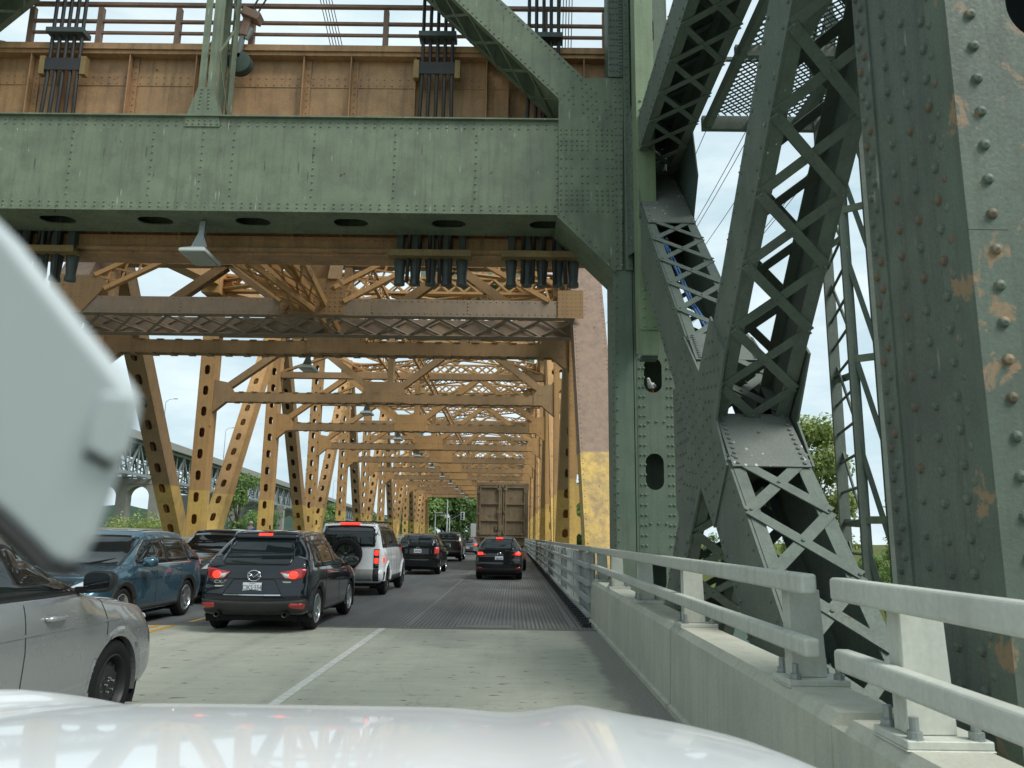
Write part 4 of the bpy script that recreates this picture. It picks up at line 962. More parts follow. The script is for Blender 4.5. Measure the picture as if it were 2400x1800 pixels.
tag(b.build('blue_conduit', simple('blue_hose', (.10, .22, .46), .4), smooth=True), 'thin blue hose lying along the laced top of the falling diagonal member', 'hose')
b = MB()
for i, (x0, z0) in enumerate(((15.2, 38), (18.2, 37), (18.9, 37.4), (22, 38.5), (25.5, 36), (26.2, 36.4), (30, 38))):
    b.tube([(x0+1.5*sin(y*.02), y, z0+.0006*(y-80)**2-1) for y in range(12, 150, 8)], .035, 4)
tag(b.build('overhead_wires', ROPE), 'thin overhead wires slanting across the sky behind the green bracing', 'wires')
# ------------------------------------------------------------------ background: high-level road bridge far left
SKC = worn('skyway_concrete', (.30, .295, .265), (.25, .25, .225), (.17, .17, .155), dirt_amt=.4, streak=.5, bump=.0)
SKS = worn('skyway_steel', (.20, .24, .245), (.24, .275, .275), (.14, .16, .16), dirt_amt=.3, streak=.2, bump=.0)
SKY = thing('highway_bridge', 'distant high road bridge on arched concrete piers, far left beyond the span', 'bridge', loc=(-118, 300, WZ)); inv = Matrix.Translation(-V(SKY.location))
def skp(b, nm, m): o = b.build(nm, m, SKY); o.matrix_parent_inverse = inv; return o
def skl(s):      # centre line point at distance s along it: (x, y, z of deck top)
    return V((-105-s*.056, 90+s, 27.4 - max(0, s-120)*.0115))
b = MB(); st = 20
for i in range(-14, 46):
    p, q = skl(i*st), skl((i+1)*st)
    b.hexa([p+V((-10, 0, -1.1)), p+V((10, 0, -1.1)), q+V((10, 0, -1.1)), q+V((-10, 0, -1.1)), p+V((-10, 0, 0)), p+V((10, 0, 0)), q+V((10, 0, 0)), q+V((-10, 0, 0))])
    for s in (-10, 9.6): b.hexa([p+V((s, 0, 0)), p+V((s+.4, 0, 0)), q+V((s+.4, 0, 0)), q+V((s, 0, 0)), p+V((s, 0, 1)), p+V((s+.4, 0, 1)), q+V((s+.4, 0, 1)), q+V((s, 0, 1))])
skp(b, 'deck', SKC)
b = MB()
for s in (-8, 8):
    for i in range(-24, 80):
        p, q = skl(i*11.5)+V((s, 0, -1.6)), skl((i+1)*11.5)+V((s, 0, -1.6)); h = V((0, 0, -8.6)); m = (p+q)/2
        b.bar(p, q, .6, .8); b.bar(p+h, q+h, .6, .8); b.bar(p, m+h, .45, .5); b.bar(m+h, q, .45, .5); b.bar(p, p+h, .35, .4); b.bar(m, m+h, .25, .3)
for i in range(-24, 80):
    p = skl(i*11.5)+V((0, 0, -1.6)); h = V((0, 0, -8.6)); q = skl((i+1)*11.5)+V((0, 0, -1.6))
    b.bar(p+V((-8, 0, 0)), p+V((8, 0, 0)), .4, 1.2); b.bar(p+h+V((-8, 0, 0)), p+h+V((8, 0, 0)), .4, .4); b.bar(p+h+V((-8, 0, 0)), p+V((8, 0, 0)), .3, .3); b.bar(p+h+V((8, 0, 0)), p+V((-8, 0, 0)), .3, .3)
    b.bar(p+h+V((-8, 0, 0)), q+h+V((8, 0, 0)), .3, .3)
skp(b, 'deck_truss', SKS)
for i, s in enumerate((-240, -150, -60, 30, 138, 215, 290, 370, 460, 560, 680)):
    b = MB(); p = skl(s); zt = p.z-10.6; zb = WZ
    cols = (-9.5, 0, 9.5)
    for c in cols: b.box(p.x+c-1.5, p.x+c+1.5, p.y-1.6, p.y+1.6, zb, zt-1.5)
    b.box(p.x-11.5, p.x+11.5, p.y-1.7, p.y+1.7, zt-1.499, zt)
    for c0, c1 in ((-8.0, -1.5), (1.5, 8.0)):
        hw = (c1-c0)/2; mid = (c0+c1)/2
        for sgn in (-1, 1):
            pts = [(p.x+mid+sgn*hw, p.y-1.55, zt-5.2)]+[(p.x+mid+sgn*hw*cos(a), p.y-1.55, zt-5.2+3.1*sin(a)) for a in [k*pi/20 for k in range(1, 11)]]+[(p.x+mid, p.y-1.55, zt-1.52), (p.x+mid+sgn*hw, p.y-1.55, zt-1.52)]
            b.prism(pts, (0, 3.1, 0))
    skp(b, 'pier', SKC)
for i, s in enumerate((85, 137, 195, 262, 340, 430)):
    p = skl(s)+V((9.9, 0, 1)); g = thing('street_lamp', ['nearest lamp post on the high road bridge', 'second lamp post along the high road bridge', 'third lamp post along the high road bridge', 'fourth lamp post along the high road bridge', 'fifth lamp post along the high road bridge', 'farthest lamp post on the high road bridge'][i], 'street lamp', 'lamp posts on the high road bridge', loc=p)
    b = MB(); b.tube([(0, 0, 0), (0, 0, 11)], [.16, .09], 6); b.tube([(0, 0, 11), (1.0, 0, 11.8), (2.6, 0, 12)], .07, 6); b.build('pole', GALV, g)
    b = MB(); b.box(2.3, 3.4, -.2, .2, 11.9, 12.1); b.build('lamp_head', GALV, g)
# ------------------------------------------------------------------ trees
def leafmat(name, a, c):
    m, t, b = newmat(name); b.inputs['Roughness'].default_value = .6; b.inputs['Specular IOR Level'].default_value = .25
    oi = N('ShaderNodeNewGeometry', t).outputs['Random Per Island']
    pos = N('ShaderNodeNewGeometry', t).outputs['Position']
    col = mixc(t, oi, a, c); col = mixc(t, rg(t, nz(t, pos, .8, 3), .4, .65, 0, .6), col, tuple(x*.55 for x in a)); t.links.new(col, b.inputs['Base Color'])
    tr = N('ShaderNodeBsdfTranslucent', t); t.links.new(col, tr.inputs[0]); ms = N('ShaderNodeMixShader', t); ms.inputs[0].default_value = .35
    o = t.nodes['Material Output']; t.links.new(b.outputs[0], ms.inputs[1]); t.links.new(tr.outputs[0], ms.inputs[2]); t.links.new(ms.outputs[0], o.inputs[0]); return m
LEAF1 = leafmat('bright_leaves', (.25, .32, .085), (.38, .45, .16)); LEAF2 = leafmat('mid_leaves', (.17, .28, .08), (.27, .39, .13)); LEAF3 = leafmat('dark_leaves', (.10, .18, .055), (.18, .28, .09))
BARK = worn('bark', (.10, .08, .06), (.14, .12, .10), (.05, .045, .04), bump=.3, space='L')
def tree(name, label, loc, h, r, mat, nleaf, ls, seed, group=None, trunk=True, low=.25, sx=1.0, cl=None):
    rnd = random.Random(seed); g = thing(name, label, 'tree' if trunk else 'shrub', group, loc=loc)
    cl = cl or max(10, int(r*5)); cs = []
    for i in range(cl):
        t = rnd.random(); z = h*(low+(1-low)*t); rr = r*(.35+.65*sin(pi*min(1, .18+.72*t)))*sqrt(rnd.random())*1.0
        a = rnd.random()*2*pi; cs.append((V((rr*cos(a)*sx, rr*sin(a), z)), r*(.22+.22*rnd.random())))
    b = MB(); per = nleaf//cl
    for c, cr in cs:
        for k in range(per):
            d = V((rnd.gauss(0, 1), rnd.gauss(0, 1), rnd.gauss(0, .8))); d = d.normalized()*cr*(rnd.random()**.45)
            p = c+d; n = (d.normalized()+V((rnd.gauss(0, .6), rnd.gauss(0, .6), rnd.gauss(.3, .6)))).normalized()
            u = n.orthogonal().normalized(); u = (Matrix.Rotation(rnd.random()*6.28, 3, n) @ u); w = n.cross(u); s = ls*(.6+.8*rnd.random())
            b.quad(p-u*s, p-w*s*.55, p+u*s, p+w*s*.55)
    b.build('crown', mat, g)
    if trunk:
        b = MB(); b.tube([(0, 0, -.3), (.05*h*.1, 0, h*.25), (0, .03*h, h*.6), (.02*h, 0, h*.85)], [h*.028, h*.02, h*.012, h*.004], 8)
        for c, cr in cs[:9]:
            z0 = c.z*.55; b.tube([(0, 0, z0), tuple(c*.6+V((0, 0, z0*.4))), tuple(c)], [h*.011, h*.007, h*.002], 5)
        b.build('trunk', BARK, g)
    return g
def gz(x, y): return bank_h(x, y)
tree('leafy_tree', 'tall bright green tree on the bank right of the green bracing', (22.6, 60, -2.6), 12.6, 3.3, LEAF1, 24000, .15, 11, low=.25, sx=.85, cl=60)
tree('leafy_tree', 'bright green tree partly hidden behind the ladder mast and rear leg', (37, 74, -2), 9.2, 2.6, LEAF1, 3500, .18, 12, cl=20)
rb = random.Random(9)
for i in range(34):
    x = 13+(i % 17)*2.6+rb.uniform(-1, 1); y = (70 if i > 16 else 84)+rb.uniform(-5, 12)
    tree('bank_shrub', ['low yellow-green shrub on the grassy bank', 'olive shrub on the grassy bank beyond the water'][i % 2]+' seen through the bracing', (x, y, gz(x, y)), rb.uniform(1.6, 4.4), rb.uniform(1.3, 2.8), (LEAF1, LEAF2)[i % 2], 1100, .16, 40+i, 'shrubs on the grassy bank', False, .0)
for i, (x, y, h, r) in enumerate(((-16, 200, 15, 6), (-8.5, 215, 17, 6.5), (-2, 190, 14, 6), (4, 205, 17, 6), (10, 188, 15, 6), (-22, 190, 15, 6), (16, 200, 15, 6), (-12, 235, 20, 7), (3, 240, 21, 8), (24, 185, 13, 6))):
    tree('roadside_tree', 'dense dark green tree closing off the road beyond the far tower', (x, y, -1), h, r, LEAF2 if i % 3 else LEAF3, 9000, .42, 70+i, 'trees beyond the far tower', True, .02, cl=60)
for i, (x, y, h, r, m, lb) in enumerate(((-41, 118, 12.5, 4.0, LEAF2, 'slender grey-green tree behind the left truss between two ochre posts'), (-53, 170, 9, 4, LEAF3, 'dark round tree left of the centre behind the truss'), (-60, 128, 6.2, 6, LEAF1, 'bright green bush below the arched pier'), (-44, 190, 11, 4, LEAF2, 'mid green tree behind the truss near the white car'), (-68, 118, 5.5, 4.5, LEAF1, 'yellow-green bush left of the arched pier'), (-36, 200, 10, 5, LEAF3, 'dark tree far behind the left truss'))):
    tree('shore_tree', lb, (x, y, -3.0), h, r, m, 4200, .24, 90+i, 'trees on the left shore', True, .06)
b = MB(); b.quad((-22, 108, -2.6), (-100, 108, -2.6), (-120, 210, -2.4), (-22, 210, -2.4)); b.quad((-100, 108, -2.6), (-22, 108, -2.6), (-22, 104, WZ-.1), (-100, 104, WZ-.1)); b.build('left_shore', GRASS)['kind'] = 'structure'
# ------------------------------------------------------------------ unseen ground and wood added behind the camera to darken reflections
b = MB(); b.quad((-200, -400, -.9), (200, -400, -.9), (200, -22, -.9), (-200, -22, -.9)); b.quad((-200, -22, -.9), (200, -22, -.9), (200, -16, WZ-.3), (-200, -16, WZ-.3)); b.build('near_shore', GRASS)['kind'] = 'structure'
b = MB(); rw = random.Random(77)
for i in range(9000):
    x = rw.uniform(-150, 150); y = -rw.uniform(38, 110)
    if -17 < x < 6 and y > -95: continue
    hh = 10+3*sin(x*.21)+2.5*sin(x*.53+y*.3); p = V((x, y, -.9+hh*rw.random())); n = V((rw.gauss(0, 1), rw.gauss(0, 1), rw.gauss(0, 1))).normalized(); u = n.orthogonal()*rw.uniform(.6, 1.3); w = n.cross(u)
    b.quad(p-u, p-w*.6, p+u, p+w*.6)
o = b.build('unseen_wood', LEAF3); o['kind'] = 'stuff'; tag(o, 'unseen wood added behind the camera to darken reflections in the car paint', 'unseen_wood')
# ------------------------------------------------------------------ far end: poles and traffic light
def pole(name, label, cat, x, y, h, fn, group=None):
    g = thing(name, label, cat, group, loc=(x, y, 0)); b = MB(); b.tube([(0, 0, -.5), (0, 0, h)], [.13, .09], 8); b.build('pole', simple('white_pole', (.6, .62, .6), .5) if 'white_pole' not in MATS else MATS['white_pole'], g); fn(g); return g
def f1(g):
    b = MB(); b.tube([(0, 0, 5.0), (1.5, 0, 5.25)], .05, 6); b.build('arm', GALV, g); b = MB(); b.box(-.2, 1.3, -.2, .2, 5.6, 5.8); b.box(1.0, 1.9, -.2, .2, 5.1, 5.3); b.build('lamp_head', LAMPW, g)
pole('street_lamp', 'white street lamp with two arms at the left of the far road', 'street lamp', -14.0, 142, 5.7, f1, 'poles at the far end')
def f2(g):
    b = MB(); b.box(-.12, .12, -.3, -.14, 2.4, 2.9); b.build('control_box', LAMPW, g)
pole('utility_pole', 'tall plain white pole at the far end of the road', 'pole', -12.2, 146, 8.0, f2, 'poles at the far end')
def f3(g):
    b = MB(); b.tube([(0, 0, 4.5), (2.3, 0, 5.7)], .05, 6); b.build('arm', GALV, g)
    h = MB(); h.box(2.0, 2.75, -.16, .1, 4.5, 6.0); o = h.build('signal_head', simple('signal_back', (.55, .58, .58), .4), g)
    b = MB()
    for z in (4.8, 5.25, 5.7): b.lathe((2.37, -.16, z), (0, -1, 0), [(0, .18), (.1, .18), (.1, .15), (.03, .14), (.03, 0)], 14)
    b.build('signal_lens', BLACKP, o)
pole('traffic_light', 'traffic light on a slanting arm in front of the trees at the far end', 'traffic light', -11.75, 146, 5.3, f3, 'poles at the far end')
# ================================================================== vehicles
def carpaint(name, c, metal=.0, rough=.28, dust_=.10, spec=.3):
    m, t, b = newmat(name); b.inputs['Metallic'].default_value = metal; b.inputs['Coat Weight'].default_value = 1; b.inputs['Coat Roughness'].default_value = .03; b.inputs['Specular IOR Level'].default_value = spec
    oc = N('ShaderNodeTexCoord', t).outputs['Object']; sp = N('ShaderNodeSeparateXYZ', t); t.links.new(oc, sp.inputs[0])
    # road dust low on the body and thin film elsewhere
    dust = math_(t, 'MULTIPLY', rg(t, math_(t, 'ADD', sp.outputs[2], math_(t, 'MULTIPLY', nz(t, oc, 4, 6), .35)), .80, .35), dust_)
    col = mixc(t, dust, c, (.16, .155, .14)); t.links.new(col, b.inputs['Base Color'])
    t.links.new(rg(t, nz(t, oc, 2.5, 3), .3, .75, rough, rough+.12), b.inputs['Roughness']); return m
SHUT = simple('shut_line', (.004, .004, .005), .8)
CLAD = worn('grey_cladding', (.026, .027, .028), (.03, .03, .03), (.06, .058, .052), rough=.6, dirt_amt=.4, streak=.0, space='L', bump=.0)
def cr_spline(pts, n):
    P = [V(p) for p in pts]; out_ = []
    for i in range(len(P)-1):
        p0 = P[max(0, i-1)]; p1 = P[i]; p2 = P[i+1]; p3 = P[min(len(P)-1, i+2)]
        for k in range(n):
            t = k/n; out_.append(.5*((2*p1)+(p2-p0)*t+(2*p0-5*p1+4*p2-p3)*t*t+(3*p1-p0-3*p2+p3)*t**3))
    out_.append(P[-1]); return out_
def round_poly(pts, r, k=5):
    out_ = []; n = len(pts)
    for i in range(n):
        p = V(pts[i]); a = V(pts[i-1])-p; c = V(pts[(i+1) % n])-p
        d = min(r, a.length*.45, c.length*.45); q0 = p+a.normalized()*d; q1 = p+c.normalized()*d
        for j in range(k+1):
            t = j/k; out_.append(q0.lerp(p, t).lerp(p.lerp(q1, t), t))
    return out_
class Car:
    """local frame: rear bumper at y=0, nose at +y, ground z=0"""
    def __init__(s, name, label, cat, p, loc, rz=0, group='vehicles queuing on the bridge', paint=None):
        s.p = p; s.g = thing(name, label, cat, group, loc, rz); s.paint = paint; s.body()
    def sect(s, yn):
        p = s.p; zb = sm(p['bot'], yn); zt = sm(p['top'], yn); zs = min(sm(p['belt'], yn), zt-.03); w = sm(p['w'], yn); wr = sm(p['wr'], yn); g = zt-zs
        wr = min(wr, w*.95)
        c = [(0, zb), (.6*w, zb), (.9*w, zb+.02), (.985*w, zb+.12), (w, lerp(zb, zs, .45)), (.995*w, lerp(zb, zs, .8)), (.965*w, zs-.02), (.94*w, zs+.02), (lerp(.94*w, wr, .5), zs+g*.52), (wr, zs+g*.84), (wr*.93, zs+g*.945), (wr*.55, zs+g*.99), (0, zt)]
        return [(max(0, q.x), q.y) for q in cr_spline([(a, b_) for a, b_ in c], 6)]
    def body(s):
        p = s.p; Ln = p['L']
        ts = [0, .003, .008, .016, .027, .04]+[.055+.89*i/p.get('n', 90) for i in range(p.get('n', 90)+1)]+[.96, .973, .984, .992, .997, 1]
        secs = [s.sect(t*Ln) for t in ts]; m = len(secs[0]); b = MB()
        def Y(t, z): yr = sm(p['rear'], z); yf = Ln-sm(p['front'], z); return yr+(yf-yr)*t
        s.Y = Y
        full = 2*m-2
        def end(x, w, t):      # plan-view crown of the ends
            e = p.get('crown', .10)
            k = max(0, 1-t/.18) if t < .5 else -max(0, 1-(1-t)/.18)
            return e*k*(x/w)**2
        for t, sec in zip(ts, secs):
            W_ = max(q[0] for q in sec)
            for i in range(full):
                x, z = (sec[i][0], sec[i][1]) if i < m else (-sec[2*m-2-i][0], sec[2*m-2-i][1])
                b.v.append((x, Y(t, z)+end(x, W_, t), z))
        arches = p['wheels']; R = p['R']+p.get('gap', .055)
        n = len(ts)
        for i in range(n-1):
            for j in range(full):
                jj = (j+1) % full; f = (i*full+j, i*full+jj, (i+1)*full+jj, (i+1)*full+j)
                cx = sum(abs(b.v[q][0]) for q in f)/4
                if cx > p['hw']*.55 and any(min((b.v[q][1]-wy)**2+(b.v[q][2]-p['R'])**2 for q in f) < (R-.012)**2 for wy in arches): continue
                b.f.append(f); b.m.append(0)
        # end caps
        for e, i in ((0, 0), (1, n-1)):
            t = ts[i]; sec = secs[i]; W_ = max(q[0] for q in sec); rows = []; K = 8
            for j in range(m):
                x, z = sec[j]; row = []
                for k in range(K+1):
                    xx = -x+2*x*k/K
                    if k == 0: row.append(i*full+(2*m-2-j) if 0 < j < m-1 else i*full+j)
                    elif k == K: row.append(i*full+j)
                    elif x < 1e-5: row.append(i*full+j)
                    else: row.append(len(b.v)); b.v.append((xx, Y(t, z)+end(xx, W_, t), z))
                rows.append(row)
            for j in range(m-1):
                for k in range(K):
                    f = [rows[j][k], rows[j][k+1], rows[j+1][k+1], rows[j+1][k]]; f2 = []
                    for q in f:
                        if q not in f2: f2.append(q)
                    if len(f2) > 2: b.f.append(tuple(f2 if e == 0 else f2[::-1])); b.m.append(0)
        full_b = MB(); full_b.v = b.v[:]
        s.bvh = BVHTree.FromPolygons([V(q) for q in b.v], b.f)
        s.b_obj = b.build('body', s.paint, s.g, auto=38)
        # wheel wells
        wb = MB(); 
        for wy in arches:
            for sx in (-1, 1):
                K = 20; x0, x1 = sx*(p['hw']-.02), sx*(p['hw']-.42); pts = [(wy+R*1.02*cos(a), p['R']+R*1.02*sin(a)) for a in [-.5+(pi+1.0)*k/K for k in range(K+1)]]
                for (a, c) in zip(pts, pts[1:]): wb.quad((x0, *a), (x0, *c), (x1, *c), (x1, *a))
                wb.prism([(x1, *q) for q in pts], (-sx*.01, 0, 0))
        wb.box(-p['hw']+.25, p['hw']-.25, .35, Ln-.4, p['bz']-.06, p['bz']+.15)
        wb.build('underbody', BLACKG, s.g)
    def hit(s, axis, u, v):
        d = {'+x': (V((3, u, v)), V((-1, 0, 0))), '-x': (V((-3, u, v)), V((1, 0, 0))), '-y': (V((u, -3, v)), V((0, 1, 0))), '+y': (V((u, s.p['L']+3, v)), V((0, -1, 0))), '+z': (V((u, v, 5)), V((0, 0, -1)))}[axis]
        h = s.bvh.ray_cast(*d)
        return (h[0], h[1]) if h[0] is not None else None
    def patch(s, name, poly, axis, off=.005, res=.06, mat=None, parent=None, rnd=.04, thick=None, both=False, label=None):
        axs = [axis] if not both else ['+x', '-x']
        r = None
        for ax in axs:
            pl = round_poly(poly, rnd) if rnd else [V(q) for q in poly]
            P2 = []
            for i in range(len(pl)):
                a, c = pl[i], pl[(i+1) % len(pl)]; k = max(1, int((c-a).length/res))
                for j in range(k): P2.append(a.lerp(c, j/k))
            nb = len(P2); xs = [q.x for q in P2]; ys = [q.y for q in P2]
            i0 = min(xs)+res
            def inside(x, y):
                ok = False
                for i in range(nb):
                    a, c = P2[i], P2[i-1]
                    if (a.y > y) != (c.y > y) and x < (c.x-a.x)*(y-a.y)/(c.y-a.y)+a.x: ok = not ok
                return ok
            ip = []
            y = min(ys)+res
            while y < max(ys):
                x = i0
                while x < max(xs):
                    if inside(x, y): ip.append(V((x, y)))
                    x += res
                y += res
            res_ = delaunay_2d_cdt(P2+ip, [], [list(range(nb))], 1, 1e-5)
            vs_, fs_ = res_[0], res_[2]; b = MB(); idx = {}
            for i, q in enumerate(vs_):
                h = s.hit(ax, q.x, q.y)
                if h: idx[i] = len(b.v); b.v.append(tuple(h[0]+h[1].normalized()*off*(1 if h[1].dot({'+x': V((1, 0, 0)), '-x': V((-1, 0, 0)), '-y': V((0, -1, 0)), '+y': V((0, 1, 0)), '+z': V((0, 0, 1))}[ax]) > 0 else -1)))
            for f in fs_:
                if all(q in idx for q in f) and max((V(b.v[idx[f[k]]])-V(b.v[idx[f[k-1]]])).length for k in range(3)) < max(.12, res*3.2): b.f.append(tuple(idx[q] for q in f)); b.m.append(0)
            o = b.build(name, mat, parent or s.g, smooth=True)
            sd_ = o.modifiers.new('solid', 'SOLIDIFY'); sd_.thickness = .012 if thick is None else thick; sd_.offset = 0
            if label: o['label'] = label
            r = o
        return r
    def line(s, pts, ax, w=.008, off=.002, mat=None, name='shut_line', both=True, res=.05):
        for a in (['+x', '-x'] if both else [ax]):
            b = MB(); P2 = []
            for q0, q1 in zip(pts, pts[1:]):
                q0 = V(q0); q1 = V(q1); k = max(1, int((q1-q0).length/res)); P2 += [q0.lerp(q1, j/k) for j in range(k)]
            P2.append(V(pts[-1])); H = [s.hit(a, q.x, q.y) for q in P2]; H = [h for h in H if h]
            for h0, h1 in zip(H, H[1:]):
                if (h1[0]-h0[0]).length > .4: continue
                n = h0[1].normalized(); sd = {'+x': 1, '-x': -1}.get(a)
                if sd and n.x*sd < 0: n = -n
                if a == '-y' and n.y > 0: n = -n
                b.bar(h0[0]+n*off*.2, h1[0]+n*off*.2, w, off*2, n)
            b.build(name, mat or SHUT, s.g)
    def ring(s, wide=.07, off=.014, mat=None, a0=-.25, a1=pi+.25):
        p = s.p; R = p['R']+p.get('gap', .055)
        for wy in p['wheels']:
            for ax in ('+x', '-x'):
                K = 26; b = MB(); last = None
                for k in range(K+1):
                    a = a0+(a1-a0)*k/K; row = []
                    for rr in (R-.03, R+wide*.5, R+wide):
                        h = s.hit(ax, wy+rr*cos(a), p['R']+rr*sin(a)); h2 = h
                        sgn = 1 if ax == '+x' else -1
                        x = h[0].x if h and abs(h[0].x) > p['hw']*.7 else sgn*p['hw']*.97
                        row.append((x+sgn*(off if rr < R+wide else .001), wy+rr*cos(a), p['R']+rr*sin(a)))
                    q = row[0]; row.insert(0, (q[0]-(.06 if ax == '+x' else -.06), q[1], q[2]))
                    if last:
                        for i in range(3): b.quad(last[i], last[i+1], row[i+1], row[i])
                    last = row
                b.build('wheel_arch', mat or CLAD, s.g, smooth=True)
    def wheels(s, spokes=5, rim=ALLOY, rimr=.68, style=0, steel=False):
        p = s.p; R = p['R']; tw_ = .225
        key = (spokes, rim.name, R, style, steel)
        if key not in WH:
            b = MB(); r0 = R*rimr
            b.lathe((0, 0, 0), (1, 0, 0), [(-tw_/2+.02, r0-.01), (-tw_/2, r0+.03), (-tw_/2, R-.05), (-tw_/2+.03, R-.008), (-.05, R), (-.045, R-.008), (-.01, R-.008), (-.005, R), (.05, R), (tw_/2-.03, R-.008), (tw_/2, R-.05), (tw_/2+.003, r0+.05), (tw_/2-.01, r0+.01), (tw_/2-.03, r0-.01)], 40)
            ty = b.build('tyre', RUBBER, None, auto=35)
            b = MB(); b.lathe((0, 0, 0), (1, 0, 0), [(tw_/2-.012, r0+.006), (tw_/2-.005, r0-.006), (tw_/2-.03, r0-.022), (-.02, r0-.035), (-.05, 0)], 36)
            xo = tw_/2-.03
            if steel:
                b.lathe((0, 0, 0), (1, 0, 0), [(xo-.05, r0-.03), (xo-.035, r0*.75), (xo-.01, r0*.55), (xo-.02, r0*.3), (xo, .0)], 30)
                for k in range(12):
                    a = 2*pi*k/12; b.lathe((xo-.022, r0*.68*cos(a), r0*.68*sin(a)), (1, 0, 0), [(0, .018), (.004, 0)], 8)
            else:
                for k in range(spokes):
                    a = 2*pi*k/spokes+pi/2
                    for da in ((-.16, .16) if style else (0,)):
                        a2 = a+da; i_ = V((xo-.02, .05*cos(a+da*2), .05*sin(a+da*2))); o_ = V((xo-.006, (r0-.015)*cos(a2), (r0-.015)*sin(a2)))
                        b.bar(i_, o_, .042 if style else .062, .035, (1, 0, 0))
                b.lathe((0, 0, 0), (1, 0, 0), [(xo-.05, .075), (xo+.0, .07), (xo+.008, .03), (xo+.008, 0)], 18)
                b.lathe((0, 0, 0), (1, 0, 0), [(0, r0*.62), (.006, r0*.62), (.006, .08)], 24)
            rm = b.build('rim', rim, None, auto=35)
            if steel:
                b = MB()
                for k in range(5): a = 2*pi*k/5+.3; b.lathe((xo-.005, .057*cos(a), .057*sin(a)), (1, 0, 0), [(0, .011), (.02, .011), (.022, 0)], 8)
                nb = b.build('wheel_nut', CHROME, rm)
            WH[key] = (ty, rm); first = True
        ty, rm = WH[key]
        for wy in p['wheels']:
            for sx in (1, -1):
                w = bpy.data.objects.new('wheel', None); COL.objects.link(w); w.parent = s.g; w.location = (sx*(p['hw']-.135), wy, R); w.rotation_euler = (.4*wy, 0, 0) if sx > 0 else (.3*wy, 0, pi)
                for src in (ty, rm):
                    if src.parent is None: c = src
                    else:
                        c = src.copy(); COL.objects.link(c)
                        for ch in src.children: e = ch.copy(); COL.objects.link(e); e.parent = c
                    c.parent = w
    def mirrors(s, y, z, mat=None, sc=1.0, glass=True):
        x0 = s.p['hw']
        for sx in (1, -1):
            b = MB(); c = V((sx*(x0+.12), y, z)); 
            prof = [(-.075, .0), (-.075, .85), (-.05, 1.0), (.0, 1.0), (.06, .86), (.10, .5), (.115, 0)]
            n = 18; base = len(b.v)
            for (dy, k) in prof:
                for j in range(n):
                    a = 2*pi*j/n; ex = abs(cos(a))**.6*(1 if cos(a) > 0 else -1); ez = abs(sin(a))**.6*(1 if sin(a) > 0 else -1)
                    b.v.append((c.x+.125*sc*k*ex, c.y+dy*sc, c.z+.088*sc*k*ez))
            for i in range(len(prof)-1):
                for j in range(n): b.f.append((base+i*n+j, base+i*n+(j+1) % n, base+(i+1)*n+(j+1) % n, base+(i+1)*n+j)); b.m.append(0)
            b.bar((sx*(x0-.08), y+.03, z-.07), c+V((0, .02, -.06)), .06, .05)
            o = b.build('wing_mirror', mat or s.paint, s.g, auto=45)
            b = MB(); pts = []
            for j in range(n):
                a = 2*pi*j/n; ex = abs(cos(a))**.6*(1 if cos(a) > 0 else -1); ez = abs(sin(a))**.6*(1 if sin(a) > 0 else -1); pts.append((c.x+.112*sc*ex, c.y-.0765*sc, c.z+.075*sc*ez))
            b.prism(pts, (0, -.004, 0)); b.build('mirror_glass', simple('mirror_glass', (.22, .24, .25), .04, 1) if 'mirror_glass' not in MATS else MATS['mirror_glass'], o)
    def plate(s, z, txt=None, y=0, rear=True, w=.31, h=.155, x=0):
        hh = s.hit('-y' if rear else '+y', x, z); yy = hh[0].y+(-.012-y if rear else .012+y)
        b = MB(); b.box(x-w/2, x+w/2, yy-.006, yy+.006, z-h/2, z+h/2); o = bevel(b.build('licence_plate', WHITEP, s.g), .004, 2)
        if txt:
            M = Matrix.Translation((x, yy-.007, z-.004)) @ Matrix.Rotation(pi/2, 4, 'X')
            text_mesh('plate_text', txt, .105, INKB, o, M, .001, .80)
            text_mesh('plate_text', 'ONTARIO', .024, INKB, o, Matrix.Translation((x, yy-.007, z+.062)) @ Matrix.Rotation(pi/2, 4, 'X'), .001, 1)
            text_mesh('plate_text', 'YOURS TO DISCOVER', .017, INKB, o, Matrix.Translation((x, yy-.007, z-.066)) @ Matrix.Rotation(pi/2, 4, 'X'), .001, 1)
        else:
            b = MB()
            for i in range(7): b.box(x-.12+i*.036+(.012 if i > 3 else 0), x-.12+i*.036+.022+(.012 if i > 3 else 0), yy-.0075, yy-.0062, z-.035, z+.035)
            b.build('plate_text', INKB, o)
        return o
    def std_side(s, beltz, roofz, y_a, y_b, ya_top, yb_top, pillars, mat=None):
        """side glass between rear y_a and front y_b, with pillar positions"""
        m = mat or GLASS
        # trim band behind the panes
        def top(y): return interp([(ya_top, roofz-.03), ((ya_top+yb_top)/2, roofz), (yb_top, roofz-.05)], y)
        edges = [y_a]+[q for pp in pillars for q in (pp-.035, pp+.035)]+[y_b]
        nm = {1: ['side_window'], 2: ['rear_side_window', 'front_side_window'], 3: ['quarter_window', 'rear_side_window', 'front_side_window']}[len(pillars)+1]
        for i in range(len(pillars)+1):
            a, c = edges[2*i], edges[2*i+1]
            lo_a, lo_c = a, c
            hi_a = max(a, ya_top) if i == 0 else a; hi_c = min(c, yb_top) if i == len(pillars) else c
            s.patch(nm[i], [(lo_a, beltz), (lo_c, beltz), (hi_c, top(hi_c)), (hi_a, top(hi_a))], '+x', .006, .07, m, rnd=.05, both=True)
        s.patch('window_trim', [(y_a-.03, beltz-.03), (y_b+.03, beltz-.03), (yb_top+.03, roofz-.02), (((ya_top+yb_top)/2), roofz+.03), (ya_top-.03, roofz-.0)], '+x', .002, .08, BLACKP, rnd=.06, both=True, thick=.003)
WH = {}
